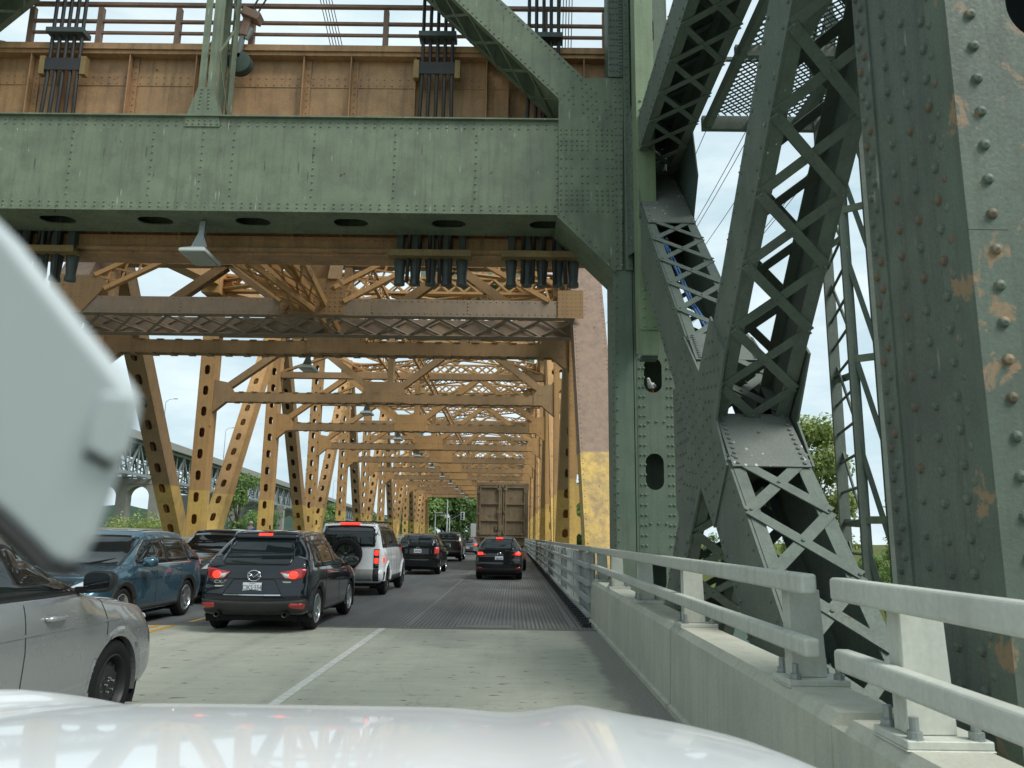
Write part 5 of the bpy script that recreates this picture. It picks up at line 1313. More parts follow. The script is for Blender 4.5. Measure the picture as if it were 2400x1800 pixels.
def suv(L=4.55, H=1.68, hw=.92, R=.36, wb=(.87, 3.57), hood=1.08, belt=1.05, bz=.24, rake=.35, roof_r=.66, tail=.18, cowl=3.38, hoodlen=1.0, boxy=0, n=90, crown=.10, beltrise=.10):
    rl = .35 if not boxy else .16      # roof set-back from rear
    c = cowl
    top = [(0, belt+.22), (.05, H-.42), (.10, H-.2), (rl, H-.055), (rl+.45, H-.012), (1.5, H), (2.2, H-.02), (c-1.05 if not boxy else c-.75, H-.09), (c, hood+.06), (c+.12, hood+.025), (L-.45, hood-.065), (L-.12, hood-.15), (L, hood-.32)]
    if boxy: top[0] = (0, H-.30); top[1] = (.05, H-.10); top[2] = (.10, H-.04); top[3] = (.2, H-.015)
    return dict(L=L, hw=hw, R=R, wheels=wb, bz=bz, n=n, crown=crown, top=top,
        belt=[(0, belt+beltrise), (1.0, belt+beltrise*.6), (c-.3, belt), (c+.3, hood-.07), (L-.4, hood-.14), (L, hood-.38)],
        w=[(0, hw*.86), (.06, hw*.93), (.22, hw*.975), (.8, hw), (L-1.0, hw), (L-.35, hw*.965), (L-.1, hw*.90), (L, hw*.80)],
        wr=[(0, roof_r*.94), (.3, roof_r), (c-1.0, roof_r+.0), (c-.1, roof_r+.10), (c+.4, hw*.82), (L, hw*.66)],
        bot=[(0, bz+.16), (.12, bz+.04), (.6, bz), (L-.6, bz), (L-.1, bz+.03), (L, bz+.12)],
        rear=[(bz, .10), (.42, .035), (.58, .0), (.70, .02), (.80, .07), (belt, .12), (belt+.25, .12+rake*.45), (H, .12+rake)] if not boxy else [(bz, .10), (.45, .02), (.62, 0), (.68, .08), (H, .14)],
        front=[(bz, .10), (.45, .0), (.7, .04), (hood-.2, .14), (hood, .22), (H, .3)])
# ---- black hatchback SUV ahead in the next lane, nearest rear view
P = suv(4.54, 1.69, .92, .355, (.88, 3.58), 1.04, 1.06, .25, .42, .60, beltrise=.12)
NAVY = carpaint('navy_black_paint', (.006, .009, .014), .1, .12, .02, .15)
c = Car('estate_car', 'navy-black hatchback SUV with lit round tail lamps, nearest one seen from behind', 'SUV', P, (-4.29, 13.25, 0), paint=NAVY)
c.std_side(1.085, 1.50, .52, 3.1, .82, 2.42, (1.02, 1.95))
c.patch('rear_window', [(-.56, 1.10), (.56, 1.10), (.60, 1.22), (.50, 1.50), (-.50, 1.50), (-.60, 1.22)], '-y', .006, .06, GLASS, rnd=.10)
c.patch('windscreen', [(-.70, 3.25), (.70, 3.25), (.58, 2.55), (-.58, 2.55)], '+z', .006, .1, GLASS, rnd=.06)
o = c.patch('rear_spoiler', [(-.54, 1.52), (.54, 1.52), (.56, 1.60), (-.56, 1.60)], '-y', .03, .06, NAVY, rnd=.02, thick=.05)
c.patch('high_brake_lamp', [(-.12, 1.535), (.12, 1.535), (.12, 1.565), (-.12, 1.565)], '-y', .062, .05, REDE, rnd=.01)
for sx in (-1, 1):
    tl = c.patch('tail_lamp', [(sx*.40, .985), (sx*.50, .875), (sx*.64, .86), (sx*.79, .885), (sx*.835, 1.04), (sx*.74, 1.055), (sx*.60, 1.02)], '-y', .012, .05, REDL, rnd=.03)
    c.patch('reversing_lens', [(sx*.43, .975), (sx*.51, .89), (sx*.60, .885), (sx*.57, .955)], '-y', .02, .04, LENS, tl, rnd=.01)
    c.patch('lit_bulb', [(sx*.635+.075*cos(q*pi/8), .94+.062*sin(q*pi/8)) for q in range(16)], '-y', .022, .05, REDE, tl, rnd=0)
    c.patch('reflector', [(sx*.60, .43), (sx*.83, .40), (sx*.85, .49), (sx*.62, .50)], '-y', .016, .05, REDL, rnd=.02)
    h = c.hit('-y', sx*.56, .31); b = MB(); b.lathe((sx*.56, .03, .315), (0, 1, 0), [(0, .034), (-.005, .042), (.2, .042)], 18); b.lathe((sx*.56, .04, .315), (0, 1, 0), [(0, .034), (.1, .03)], 18); b.build('exhaust_tip', simple('dull_steel', (.10, .10, .10), .35, .9) if 'dull_steel' not in MATS else MATS['dull_steel'], c.g, auto=40)
    b = MB(); b.bar((sx*.56, .7, 1.655), (sx*.58, 2.1, 1.655), .025, .02)
c.patch('bumper_cladding', [(-.87, .27), (.87, .27), (.88, .56), (.55, .53), (0, .52), (-.55, .53), (-.88, .56)], '-y', .008, .07, CLAD, rnd=.05)
c.patch('sill_cladding', [(1.2, .20), (3.25, .20), (3.25, .33), (1.2, .33)], '+x', .006, .08, CLAD, rnd=.02, both=True)
c.ring(.065)
c.plate(.745, 'CJKS·554')
c.line([(-.34, .87), (.34, .87), (.48, .64), (-.48, .64), (-.34, .87)], '-y', .012, .004, both=False)
c.line([(-.72, .60), (.72, .60)], '-y', .012, .003, both=False); c.line([(-.56, .885), (.56, .885)], '-y', .010, .003, both=False)
c.line([(-.47, .625), (.47, .625)], '-y', .018, .006, CHROME, 'chrome_strip', both=False)
for yy in (1.32, 2.42): c.line([(yy, .36), (yy, 1.05), (yy-.03, 1.1)], '+x')
c.line([(3.2, .36), (3.22, .95), (3.05, 1.07)], '+x')
def wing_badge(c, z, r):
    h = c.hit('-y', 0, z); y = h[0].y-.006; b = MB(); K = 32
    pts = [(r*1.25*cos(2*pi*k/K), y, z+r*sin(2*pi*k/K)) for k in range(K+1)]; b.tube(pts, .010, 6)
    for sx in (-1, 1):
        w = [(0, z-.030), (sx*.045, z+.012), (sx*.085, z+.045), (sx*.105, z+.048), (sx*.112, z+.03)]
        b.tube([(q[0], y-.002, q[1]) for q in w], [.012, .011, .009, .007, .004], 6)
        b.tube([(sx*.05, y-.002, z-.005), (sx*.115, y-.002, z-.012)], [.010, .005], 6)
    b.build('badge', CHROME, c.g, smooth=True)
wing_badge(c, .93, .085)
def btext(c, body, x, z, size):
    h = c.hit('-y', x, z); text_mesh('badge_text', body, size, CHROME, c.g, Matrix.Translation((x, h[0].y-.006, z)) @ Matrix.Rotation(pi/2, 4, 'X'), .004, 1.25)
btext(c, 'CX-5', -.56, .825, .075)
for x, n_ in ((-.56, .76), (.53, .83)):
    h = c.hit('-y', x, n_); b = MB(); b.bar((x-.08, h[0].y-.006, n_), (x+.08, h[0].y-.006, n_), .004, .022); b.build('badge_strip', CHROME, c.g)
b = MB(); h = c.hit('-y', 0, 1.14); b.bar((.0, h[0].y-.03, 1.13), (-.42, h[0].y+.0, 1.17), .014, .012); b.build('wiper', BLACKP, c.g)
b = MB(); b.prism([(-.0, .9, 1.675), (.02, .9, 1.675), (.02, .72, 1.69), (.02, .7, 1.76), (0, .7, 1.76), (0, .72, 1.69)], (.01, 0, 0)); b.build('roof_aerial', BLACKP, c.g)
c.wheels(5, ALLOY, .68, 1); c.mirrors(3.0, 1.10)
# ---- oncoming teal SUV
P = suv(4.53, 1.66, .91, .35, (.92, 3.54), 1.02, 1.04, .22, .40, .60, cowl=3.45)
TEAL = carpaint('teal_paint', (.055, .135, .19), .55, .22)
c = Car('estate_car', 'teal blue SUV coming the other way, left of the navy-black hatchback', 'SUV', P, (-7.42, 17.1, 0), pi, paint=TEAL)
c.std_side(1.08, 1.49, .40, 3.1, .75, 2.45, (.95, 1.90))
c.patch('windscreen', [(-.70, 3.40), (.70, 3.40), (.60, 2.50), (-.60, 2.50)], '+z', .006, .08, GLASS, rnd=.08)
c.patch('rear_window', [(-.56, 1.12), (.56, 1.12), (.48, 1.48), (-.48, 1.48)], '-y', .006, .1, GLASS, rnd=.08)
for sx in (-1, 1):
    hl_ = c.patch('headlight', [(sx*.44, .72), (sx*.76, .76), (sx*.84, .90), (sx*.62, .84)], '+y', .012, .05, LENS, rnd=.03)
    c.patch('fog_lamp', [(sx*.55, .42), (sx*.74, .42), (sx*.74, .52), (sx*.58, .50)], '+y', .01, .05, BLACKP, rnd=.02)
    c.patch('tail_lamp', [(sx*.60, .95), (sx*.82, .9), (sx*.80, 1.25), (sx*.64, 1.15)], '-y', .01, .06, REDL, rnd=.03)
c.patch('side_tail_lamp', [(.16, .93), (.34, .96), (.28, 1.12), (.20, 1.12)], '+x', .01, .05, REDL, rnd=.03, both=True)
c.patch('grille', [(-.42, .70), (.42, .70), (.46, .82), (-.46, .82)], '+y', .01, .06, BLACKP, rnd=.03); c.patch('lower_grille', [(-.5, .36), (.5, .36), (.46, .52), (-.46, .52)], '+y', .01, .06, BLACKP, rnd=.03)
c.line([(-.4, .765), (.4, .765)], '+y', .03, .012, CHROME, 'chrome_bar', both=False)
c.patch('sill_cladding', [(1.25, .20), (3.2, .20), (3.2, .33), (1.25, .33)], '+x', .006, .08, CLAD, rnd=.02, both=True)
c.ring(.06); c.plate(.56, None, rear=False)
for yy in (1.30, 2.36): c.line([(yy, .36), (yy, 1.03)], '+x')
c.line([(3.25, .36), (3.25, .95), (3.1, 1.05)], '+x'); c.line([(.6, .80), (3.6, .84)], '+x', .02, .006, TEAL, 'body_crease')
c.line([(.30, 1.05), (3.15, 1.045)], '+x', .016, .006, CHROME, 'chrome_sill'); c.line([(3.15, 1.05), (2.45, 1.475)], '+x', .016, .006, CHROME, 'chrome_pillar')
b = MB()
for yy in (1.45, 2.5):
    for sx in (-1, 1): h = c.hit('+x' if sx > 0 else '-x', yy, .93); b.bar(h[0]+V((sx*.02, -.1, 0)), h[0]+V((sx*.02, .1, 0)), .03, .03)
bevel(b.build('door_handle', TEAL, c.g), .008)
b = MB()
for sx in (-1, 1): b.tube([(sx*.15, 3.36, 1.085), (sx*.5, 3.15, 1.16)], .012, 5)
b.build('wiper', BLACKP, c.g); c.wheels(5, ALLOY, .68, 1); c.mirrors(2.98, 1.10)
# ---- silver SUV alongside
P = suv(4.66, 1.69, .915, .365, (.92, 3.62), 1.09, 1.12, .24, .40, .62, cowl=3.35, crown=.16, n=150)
SILV = carpaint('silver_paint', (.40, .41, .42), .65, .22)
c = Car('estate_car', 'silver grey SUV with black steel wheels, cut off at the lower left', 'SUV', P, (-4.215, 3.25, 0), paint=SILV)
c.std_side(1.18, 1.53, .42, 3.1, .75, 2.4, (.98, 1.92))
c.patch('windscreen', [(-.72, 3.28), (.72, 3.28), (.62, 2.48), (-.62, 2.48)], '+z', .006, .08, GLASS, rnd=.08)
c.patch('rear_window', [(-.56, 1.15), (.56, 1.15), (.48, 1.5), (-.48, 1.5)], '-y', .006, .1, GLASS, rnd=.08)
c.patch('headlight', [(4.16, .86), (4.48, .80), (4.50, .90), (4.30, .97)], '+x', .008, .04, LENS, rnd=.03, both=True)
c.patch('side_marker', [(4.28, .88), (4.44, .85), (4.43, .93), (4.30, .96)], '+x', .016, .03, AMBER, rnd=.02, both=True)
c.line([(3.40, .36), (3.40, .9), (3.32, 1.06), (3.18, 1.13)], '+x', .007); c.line([(2.28, .34), (2.30, .8), (2.26, 1.15)], '+x', .007); c.line([(1.2, .5), (1.28, 1.15)], '+x', .007)
c.line([(3.3, 1.085), (3.9, 1.03), (4.35, .93)], '+x', .006); c.line([(.4, .92), (4.0, .905)], '+x', .02, .004, SILV, 'body_crease')
c.line([(.35, 1.155), (3.1, 1.15)], '+x', .02, .006, BLACKP, 'belt_trim')
c.patch('sill_cladding', [(1.3, .20), (3.25, .20), (3.25, .31), (1.3, .31)], '+x', .006, .08, CLAD, rnd=.02, both=True)
c.ring(.052, .010, SILV)
for yy in (1.55, 2.62):
    for sx in (-1, 1):
        h = c.hit('+x' if sx > 0 else '-x', yy, .995); b = MB(); b.tube([h[0]+V((sx*.0, -.11, 0)), h[0]+V((sx*.035, -.08, .005)), h[0]+V((sx*.04, .04, .005)), h[0]+V((sx*.02, .12, 0))], [.016, .021, .02, .014], 8); o = b.build('door_handle', SILV, c.g, smooth=True)
c.wheels(5, STEELW, .66, 0, True); c.mirrors(2.98, 1.24, BLACKP, .92)
# ---- white boxy SUV with spare wheel
P = suv(4.60, 1.97, .985, .39, (.86, 3.86), 1.22, 1.26, .30, .10, .76, cowl=3.45, boxy=1, beltrise=.0, crown=.07)
WHITE = carpaint('white_paint', (.86, .88, .89), .0, .25, .04)
c = Car('offroad_car', 'white boxy off-roader with black roof and a spare wheel on its back door', 'SUV', P, (-4.47, 21.6, 0), paint=WHITE)
c.patch('black_roof_side', [(.31, 1.27), (3.35, 1.27), (2.75, 1.84), (2.0, 1.90), (.34, 1.89)], '+x', .003, .08, GL2 := simple('gloss_black', (.01, .011, .012), .12, coat=1), rnd=.03, both=True, thick=.004)
c.patch('black_roof', [(-.74, .17), (.74, .17), (.74, 2.62), (-.74, 2.62)], '+z', .004, .1, GL2, rnd=.03, thick=.004)
c.patch('black_roof_back', [(-.84, 1.60), (.84, 1.60), (.84, 1.93), (-.84, 1.93)], '-y', .004, .08, GL2, rnd=.04, thick=.004)
c.std_side(1.32, 1.80, .36, 3.15, .40, 2.72, (1.15, 2.1))
c.patch('rear_window', [(-.72, 1.30), (.72, 1.30), (.70, 1.72), (-.70, 1.72)], '-y', .01, .08, GLASS, rnd=.06)
c.patch('high_brake_lamp', [(-.27, 1.88), (.27, 1.88), (.27, 1.915), (-.27, 1.915)], '-y', .03, .06, REDE, rnd=.01)
for sx in (-1, 1):
    tl = c.patch('tail_lamp', [(sx*.69, .74), (sx*.83, .74), (sx*.83, 1.24), (sx*.69, 1.24)], '-y', .008, .06, GL2, rnd=.01)
    for z in (.93, 1.14): c.patch('lit_lens', [(sx*.705, z-.07), (sx*.815, z-.07), (sx*.815, z+.07), (sx*.705, z+.07)], '-y', .016, .05, REDE, tl, rnd=.02)
    c.patch('bumper_corner', [(sx*.69, .40), (sx*.84, .40), (sx*.84, .73), (sx*.69, .73)], '-y', .012, .06, CLAD, rnd=.03)
c.patch('side_reflector', [(.25, .88), (.34, .88), (.34, 1.02), (.25, 1.02)], '+x', .006, .05, REDE, rnd=.01, both=True)  # reflector given a glow of its own by the lit lamp material
c.patch('rear_bumper', [(-.68, .42), (.68, .42), (.68, .70), (-.68, .70)], '-y', .02, .06, worn('bumper_silver', (.30, .30, .27), (.26, .26, .24), (.15, .15, .14), space='L'), rnd=.03)
c.patch('lower_cladding', [(.26, .36), (4.2, .36), (4.2, .60), (3.2, .50), (1.5, .50), (.26, .64)], '+x', .008, .08, CLAD, rnd=.02, both=True)
c.ring(.10, .03, WHITE, -.0, pi)
b = MB(); sy = -.0; b.lathe((-.02, .06, 1.10), (0, -1, 0), [(0, .30), (.02, .42), (.22, .43), (.27, .39), (.275, .29), (.25, .27)], 40); o = b.build('spare_wheel', RUBBER, c.g, auto=35)
b = MB(); b.lathe((-.02, .06, 1.10), (0, -1, 0), [(.18, 0), (.18, .27), (.25, .285)], 30)
for k in range(5):
    a = 2*pi*k/5+pi/2
    for da in (-.14, .14): b.bar((-.02+.06*cos(a+da), -.155, 1.10+.06*sin(a+da)), (-.02+.265*cos(a+da), -.18, 1.10+.265*sin(a+da)), .035, .03, (0, 1, 0))
b.lathe((-.02, .06, 1.10), (0, -1, 0), [(.2, .06), (.245, .055), (.25, 0)], 16); b.build('spare_rim', GL2, o, auto=35)
c.plate(.56, None, .035, x=-.30); c.wheels(5, STEELW, .66, 1); c.mirrors(3.2, 1.36, GL2, 1.1)
for yy in (1.35, 2.45): c.line([(yy, .52), (yy, 1.25)], '+x')
b = MB()
for k in range(3): b.box(-.8, .8, .9+k*.9, .93+k*.9, 1.975, 1.995)
b.build('roof_rail', BLACKP, c.g)
# ---- black car facing us behind the teal one
P = suv(4.7, 1.72, .93, .365, (.95, 3.75), 1.10, 1.08, .24, .38, .64, n=60)
BLK = carpaint('black_paint', (.006, .007, .008), .0, .12, .02, .15)
c = Car('estate_car', 'black SUV facing us behind the teal one, with an oval badge on its nose', 'SUV', P, (-7.65, 23.1, 0), pi, paint=BLK)
c.std_side(1.12, 1.52, .45, 3.05, .8, 2.4, (1.0, 1.95))
c.patch('windscreen', [(-.72, 3.30), (.72, 3.30), (.62, 2.45), (-.62, 2.45)], '+z', .006, .08, GLASS, rnd=.08)
for sx in (-1, 1): c.patch('headlight', [(sx*.46, .78), (sx*.80, .80), (sx*.84, .93), (sx*.55, .90)], '+y', .012, .05, LENS, rnd=.03)
c.patch('grille', [(-.40, .66), (.40, .66), (.44, .88), (-.44, .88)], '+y', .01, .06, BLACKP, rnd=.03)
h = c.hit('+y', 0, .84); b = MB(); b.tube([(.11*cos(2*pi*k/24), h[0].y+.012, .86+.045*sin(2*pi*k/24)) for k in range(25)], .010, 6); b.prism([(.11*cos(2*pi*k/24), h[0].y, .86+.045*sin(2*pi*k/24)) for k in range(24)], (0, .01, 0)); b.build('badge', ALLOY, c.g)
c.plate(.52, None, rear=False); c.ring(.058); c.wheels(5, ALLOY, .66); c.mirrors(3.0, 1.18)
# ---- black hatchback SUV in our lane
P = suv(4.42, 1.66, .91, .35, (.87, 3.5), 1.02, 1.04, .23, .42, .58, n=70)
c = Car('estate_car', 'black SUV with lit red tail lamps straight ahead, close behind the rusty container trailer', 'SUV', P, (-.53, 30.4, 0), paint=carpaint('blue_black_paint', (.006, .008, .010), .1, .12, .02, .15))
c.std_side(1.10, 1.48, .5, 3.0, .8, 2.4, (1.02, 1.92))
c.patch('rear_window', [(-.55, 1.12), (.55, 1.12), (.60, 1.2), (.48, 1.46), (-.48, 1.46), (-.60, 1.2)], '-y', .006, .06, GLASS, rnd=.08)
c.patch('high_brake_lamp', [(-.13, 1.51), (.13, 1.51), (.13, 1.55), (-.13, 1.55)], '-y', .03, .05, REDE, rnd=.01)
for sx in (-1, 1):
    tl = c.patch('tail_lamp', [(sx*.48, .93), (sx*.62, .88), (sx*.84, .90), (sx*.86, 1.04), (sx*.66, 1.06)], '-y', .012, .05, REDL, rnd=.03)
    c.patch('lit_bulb', [(sx*.60, .93), (sx*.80, .92), (sx*.80, 1.02), (sx*.62, 1.02)], '-y', .02, .05, REDE, tl, rnd=.03)
    c.patch('reflector', [(sx*.60, .40), (sx*.82, .40), (sx*.80, .49), (sx*.66, .47)], '-y', .012, .05, REDL, rnd=.02)
c.patch('bumper_cladding', [(-.86, .27), (.86, .27), (.87, .42), (-.87, .42)], '-y', .008, .07, CLAD, rnd=.05)
h = c.hit('-y', 0, .98); b = MB(); y = h[0].y-.006; b.tube([(.075*cos(2*pi*k/20), y, .98+.042*sin(2*pi*k/20)) for k in range(21)], .007, 5); b.tube([(-.03, y, .955), (-.02, y, 1.005)], .007, 5); b.tube([(.02, y, .955), (.03, y, 1.005)], .007, 5); b.tube([(-.025, y, .976), (.025, y, .984)], .007, 5); b.build('badge', CHROME, c.g)
c.plate(.80, None); c.ring(.058); c.wheels(5, ALLOY, .66); c.mirrors(2.95, 1.10)
b = MB(); h = c.hit('-y', 0, 1.15); b.bar((.25, h[0].y-.02, 1.13), (-.05, h[0].y-.02, 1.17), .014, .012); b.build('wiper', BLACKP, c.g)
# ---- black SUV ahead of the white one
P = suv(4.75, 1.72, .93, .37, (.95, 3.75), 1.12, 1.12, .26, .22, .68, n=60)
c = Car('estate_car', 'older black SUV with tall red tail lamps, directly ahead of the white off-roader', 'SUV', P, (-4.02, 33.6, 0), paint=BLK)
c.std_side(1.16, 1.54, .35, 3.1, .45, 2.4, (1.1, 2.0))
c.patch('rear_window', [(-.66, 1.16), (.66, 1.16), (.60, 1.52), (-.60, 1.52)], '-y', .006, .07, GLASS, rnd=.06)
for sx in (-1, 1):
    c.patch('tail_lamp', [(sx*.68, .84), (sx*.88, .84), (sx*.88, 1.14), (sx*.70, 1.14)], '-y', .012, .06, simple('red_lens_bright', (.55, .03, .025), .15, coat=1) if 'red_lens_bright' not in MATS else MATS['red_lens_bright'], rnd=.02)
c.plate(.98, None); c.ring(.058); c.wheels(5, CHROME, .68); c.mirrors(3.1, 1.2)
h = c.hit('-y', 0, 1.09); b = MB(); b.tube([(.07*cos(2*pi*k/20), h[0].y-.006, 1.10+.03*sin(2*pi*k/20)) for k in range(21)], .007, 5); b.build('badge', CHROME, c.g)
# ---- pickup
P = dict(suv(5.6, 1.90, 1.0, .40, (1.15, 4.5), 1.25, 1.22, .34, .1, .72, cowl=4.3, boxy=1, beltrise=0, n=70))
P['top'] = [(0, 1.30), (.04, 1.34), (1.7, 1.35), (1.74, 1.37), (1.9, 1.80), (2.1, 1.88), (2.8, 1.90), (3.45, 1.86), (4.3, 1.30), (4.4, 1.27), (5.2, 1.18), (5.6, .95)]
P['belt'] = [(0, 1.26), (1.7, 1.26), (4.2, 1.24), (5.2, 1.1), (5.6, .85)]; P['rear'] = [(.3, .12), (.6, .0), (.68, .08), (1.9, .1)]
BRN = carpaint('bronze_paint', (.045, .04, .034), .5, .3)
c = Car('pickup_truck', 'dark bronze pickup truck with its tailgate towards us, beyond the older black SUV', 'pickup', P, (-4.35, 51.7, 0), paint=BRN)
c.patch('rear_window', [(-.66, 1.40), (.66, 1.40), (.62, 1.78), (-.62, 1.78)], '-y', .006, .1, GLASS, rnd=.05)
c.std_side(1.30, 1.76, 2.05, 4.05, 2.1, 3.4, (3.0,))
for sx in (-1, 1): c.patch('tail_lamp', [(sx*.84, .9), (sx*.97, .9), (sx*.97, 1.22), (sx*.84, 1.22)], '-y', .01, .08, REDL, rnd=.02)
c.patch('rear_bumper', [(-.95, .46), (.95, .46), (.95, .66), (-.95, .66)], '-y', .02, .08, CLAD, rnd=.03); c.plate(.56, None, .03); c.ring(.058); c.wheels(5, ALLOY, .66); c.mirrors(3.9, 1.4, BLACKP, 1.2)
# ---- far small cars
P = suv(4.4, 1.48, .88, .32, (.9, 3.5), .98, .96, .22, .7, .56, n=40)
c = Car('saloon_car', 'small grey car with lit tail lamps far ahead past the bronze pickup', 'car', P, (-4.1, 72, 0), paint=carpaint('grey_paint', (.12, .125, .13), .5, .3))
c.patch('rear_window', [(-.5, 1.0), (.5, 1.0), (.44, 1.32), (-.44, 1.32)], '-y', .01, .15, GLASS, rnd=.05)
for sx in (-1, 1): c.patch('tail_lamp', [(sx*.55, .78), (sx*.82, .78), (sx*.8, .95), (sx*.6, .92)], '-y', .02, .1, REDE, rnd=.02)
c.plate(.6, None); c.wheels(5, ALLOY, .66)
P = suv(4.6, 1.6, .9, .34, (.9, 3.6), 1.02, 1.0, .22, .4, .6, n=40)
c = Car('estate_car', 'dark red car far ahead with its lamps lit, beside the container trailer', 'car', P, (-4.4, 92, 0), paint=carpaint('red_paint', (.16, .012, .012), .2, .3))
c.patch('rear_window', [(-.5, 1.08), (.5, 1.08), (.46, 1.42), (-.46, 1.42)], '-y', .01, .15, GLASS, rnd=.05)
for sx in (-1, 1): c.patch('tail_lamp', [(sx*.55, .80), (sx*.82, .80), (sx*.8, 1.0), (sx*.6, .98)], '-y', .02, .1, REDE, rnd=.02)
c.plate(.62, None); c.wheels(5, ALLOY, .66)
g = thing('delivery_truck', 'pale box truck far down the queue, its cab just showing left of the container', 'truck', 'vehicles queuing on the bridge', (-4.6, 108, 0))
b = MB(); b.box(-1.2, 1.2, 0, 5.2, .9, 3.3); bevel(b.build('cargo_box', simple('truck_white', (.55, .58, .58), .4), g), .06)
b = MB(); b.prism([(-1.1, 5.3, .6), (-1.1, 7.2, .6), (-1.1, 7.2, 1.5), (-1.1, 6.6, 2.5), (-1.1, 5.3, 2.55)], (2.2, 0, 0)); bevel(b.build('cab', MATS['truck_white'], g), .08)
b = MB(); b.box(-.9, .9, -.02, -.002, 1.1, 2.9); b.build('back_door', MATS['truck_white'], g)
for yy in (1.0, 6.2):
    for sx in (-1, 1): b = MB(); b.lathe((sx*.95, yy, .45), (sx, 0, 0), [(-.1, .0), (-.1, .45), (.15, .45), (.16, .25), (.1, 0)], 20); b.build('wheel', RUBBER, g)
# ---- container trailer
RUSTC = worn('rusty_container', (.27, .215, .135), (.32, .23, .14), (.10, .08, .055), dirt_amt=.6, streak=.5, rust=(.17, .055, .035), rust_amt=-.25, scale=1.6, space='L')
g = thing('container_trailer', 'rusty brown container trailer with double back doors, tall above the black SUV ahead', 'trailer', 'vehicles queuing on the bridge', (-.55, 38.6, 0))
hw = 1.24; z0, z1 = 1.55, 4.2
b = MB(); b.box(-hw, hw, .06, 12.2, z0, z1)
for sx in (-1, 1):
    for k in range(44): b.box(sx*hw, sx*(hw+.03), .4+k*.27, .53+k*.27, z0+.15, z1-.12)
b.build('container_body', RUSTC, g)
b = MB(); b.box(-hw-.02, -hw+.11, -.03, .059, z0, z1); b.box(hw-.11, hw+.02, -.03, .059, z0, z1); b.box(-hw+.111, hw-.111, -.03, .059, z1-.13, z1); b.box(-hw+.111, hw-.111, -.03, .059, z0, z0+.14)
bevel(b.build('rear_frame', RUSTC, g), .012)
for sx in (-1, 1):
    b = MB(); xa, xb = (sx*.02, sx*(hw-.115)); xa, xb = min(xa, xb), max(xa, xb)
    b.box(xa, xb, .0, .055, z0+.145, z1-.135)
    zs = [z0+.16, z0+.83, z0+1.63, z1-.15-.02]
    for z in (z0+.15, z0+.80, z0+1.60, z1-.24): b.box(xa+.002, xb-.002, -.075, -.001, z, z+.085)
    for x in (xa+.002, xb-.082): b.box(x, x+.08, -.072, -.0015, z0+.16, z1-.15)
    d = b.build('back_door', RUSTC, g)
    b = MB()
    for x in (sx*.16,):
        b.tube([(x, -.10, z0+.1), (x, -.10, z1-.1)], .03, 8)
        for z in (z0+.2, z0+1.25, z1-.3): b.box(x-.09, x+.09, -.125, -.076, z-.05, z+.05)
    for z in (z0+.3, z0+1.15, z0+2.2): b.box(sx*(hw-.1)-.05, sx*(hw-.1)+.05, -.11, -.076, z-.05, z+.05)
    b.build('locking_bar', RUSTC, d)
b = MB(); b.lathe((0, -.04, z1-.16), (0, -1, 0), [(0, .07), (.05, .07), (.06, 0)], 12); b.box(-.33, .1, -.07, -.042, z0+.38, z0+.62); b.build('latch', RUSTC, g)
b = MB(); b.box(-.75, -.44, -.02, -.002, .70, .86); b.build('licence_plate', WHITEP, g)
b = MB(); b.box(-1.1, 1.1, .1, 12.0, 1.2, 1.545)
for sx in (-1, 1): b.box(sx*.5-.08, sx*.5+.08, .2, 12, 1.0, 1.199)
b.box(-1.2, 1.2, .0, .12, .55, .68); b.box(-.95, -.85, .02, .1, .68, 1.2); b.box(.85, .95, .02, .1, .68, 1.2); b.box(.35, 1.22, .45, .48, .62, 1.2); b.box(-1.22, -.35, .45, .48, .62, 1.2)
b.build('chassis', RUSTC, g)
for yy in (1.2, 2.5):
    for sx in (-1, 1): b = MB(); b.lathe((sx*.95, yy, .52), (sx, 0, 0), [(-.2, 0), (-.2, .5), (-.17, .52), (.22, .52), (.25, .48), (.24, .3), (.12, .27), (.12, 0)], 28); b.build('wheel', RUBBER, g, auto=35)
for sx in (-1, 1): b = MB(); b.box(sx*1.05-.1, sx*1.05+.1, -.015, -.001, .57, .66); b.build('tail_lamp', REDL, g)
g = thing('tractor_unit', 'cab of the lorry pulling the rusty container trailer, hidden in front of it', 'lorry cab', 'vehicles queuing on the bridge', (-.55, 51.2, 0))
b = MB(); b.prism([(-1.2, 0, .7), (-1.2, 3.4, .7), (-1.2, 3.5, 1.6), (-1.2, 2.2, 1.9), (-1.2, 1.7, 3.3), (-1.2, 0, 3.5)], (2.4, 0, 0)); bevel(b.build('cab', RUSTC, g), .08)
for yy in (-.6, 2.7):
    for sx in (-1, 1): b = MB(); b.lathe((sx*.95, yy, .52), (sx, 0, 0), [(-.2, 0), (-.2, .52), (.22, .52), (.24, .3), (.12, 0)], 24); b.build('wheel', RUBBER, g)
# ---- our own white car: bonnet and wings seen through the windscreen
WH2 = simple('bonnet_white', (.80, .82, .83), .25, spec=.3, coat=.55)
g = thing('white_car', 'white bonnet with raised ridges along the bottom of the picture', 'car', None, (-.45, 0, 0)); inv = Matrix.Translation((.45, 0, 0))
def hz(x, y):
    z = 1.360-.02*(y-.8)-.085*(y-.8)**2
    if y > 2.25: z -= .55*(y-2.25)**2
    xc = -.47; u = x-xc
    crest = (.010 if u > 0 else .026)*math.exp(-((abs(u)-.60)/(.075 if u > 0 else .085))**2)*min(1, max(0, (2.6-y)/.8))
    dip = -.010*math.exp(-((abs(u)-.47)/.10)**2)
    out_ = max(0, abs(u)-.62)
    return z+crest+dip-.36*out_**2-.05*out_*min(1, (y-.6)/1.2)-.012*(1-min(1, abs(u)/.5)**2)*0
b = MB(); nx, ny = 120, 60; x0, x1 = -1.36, .42
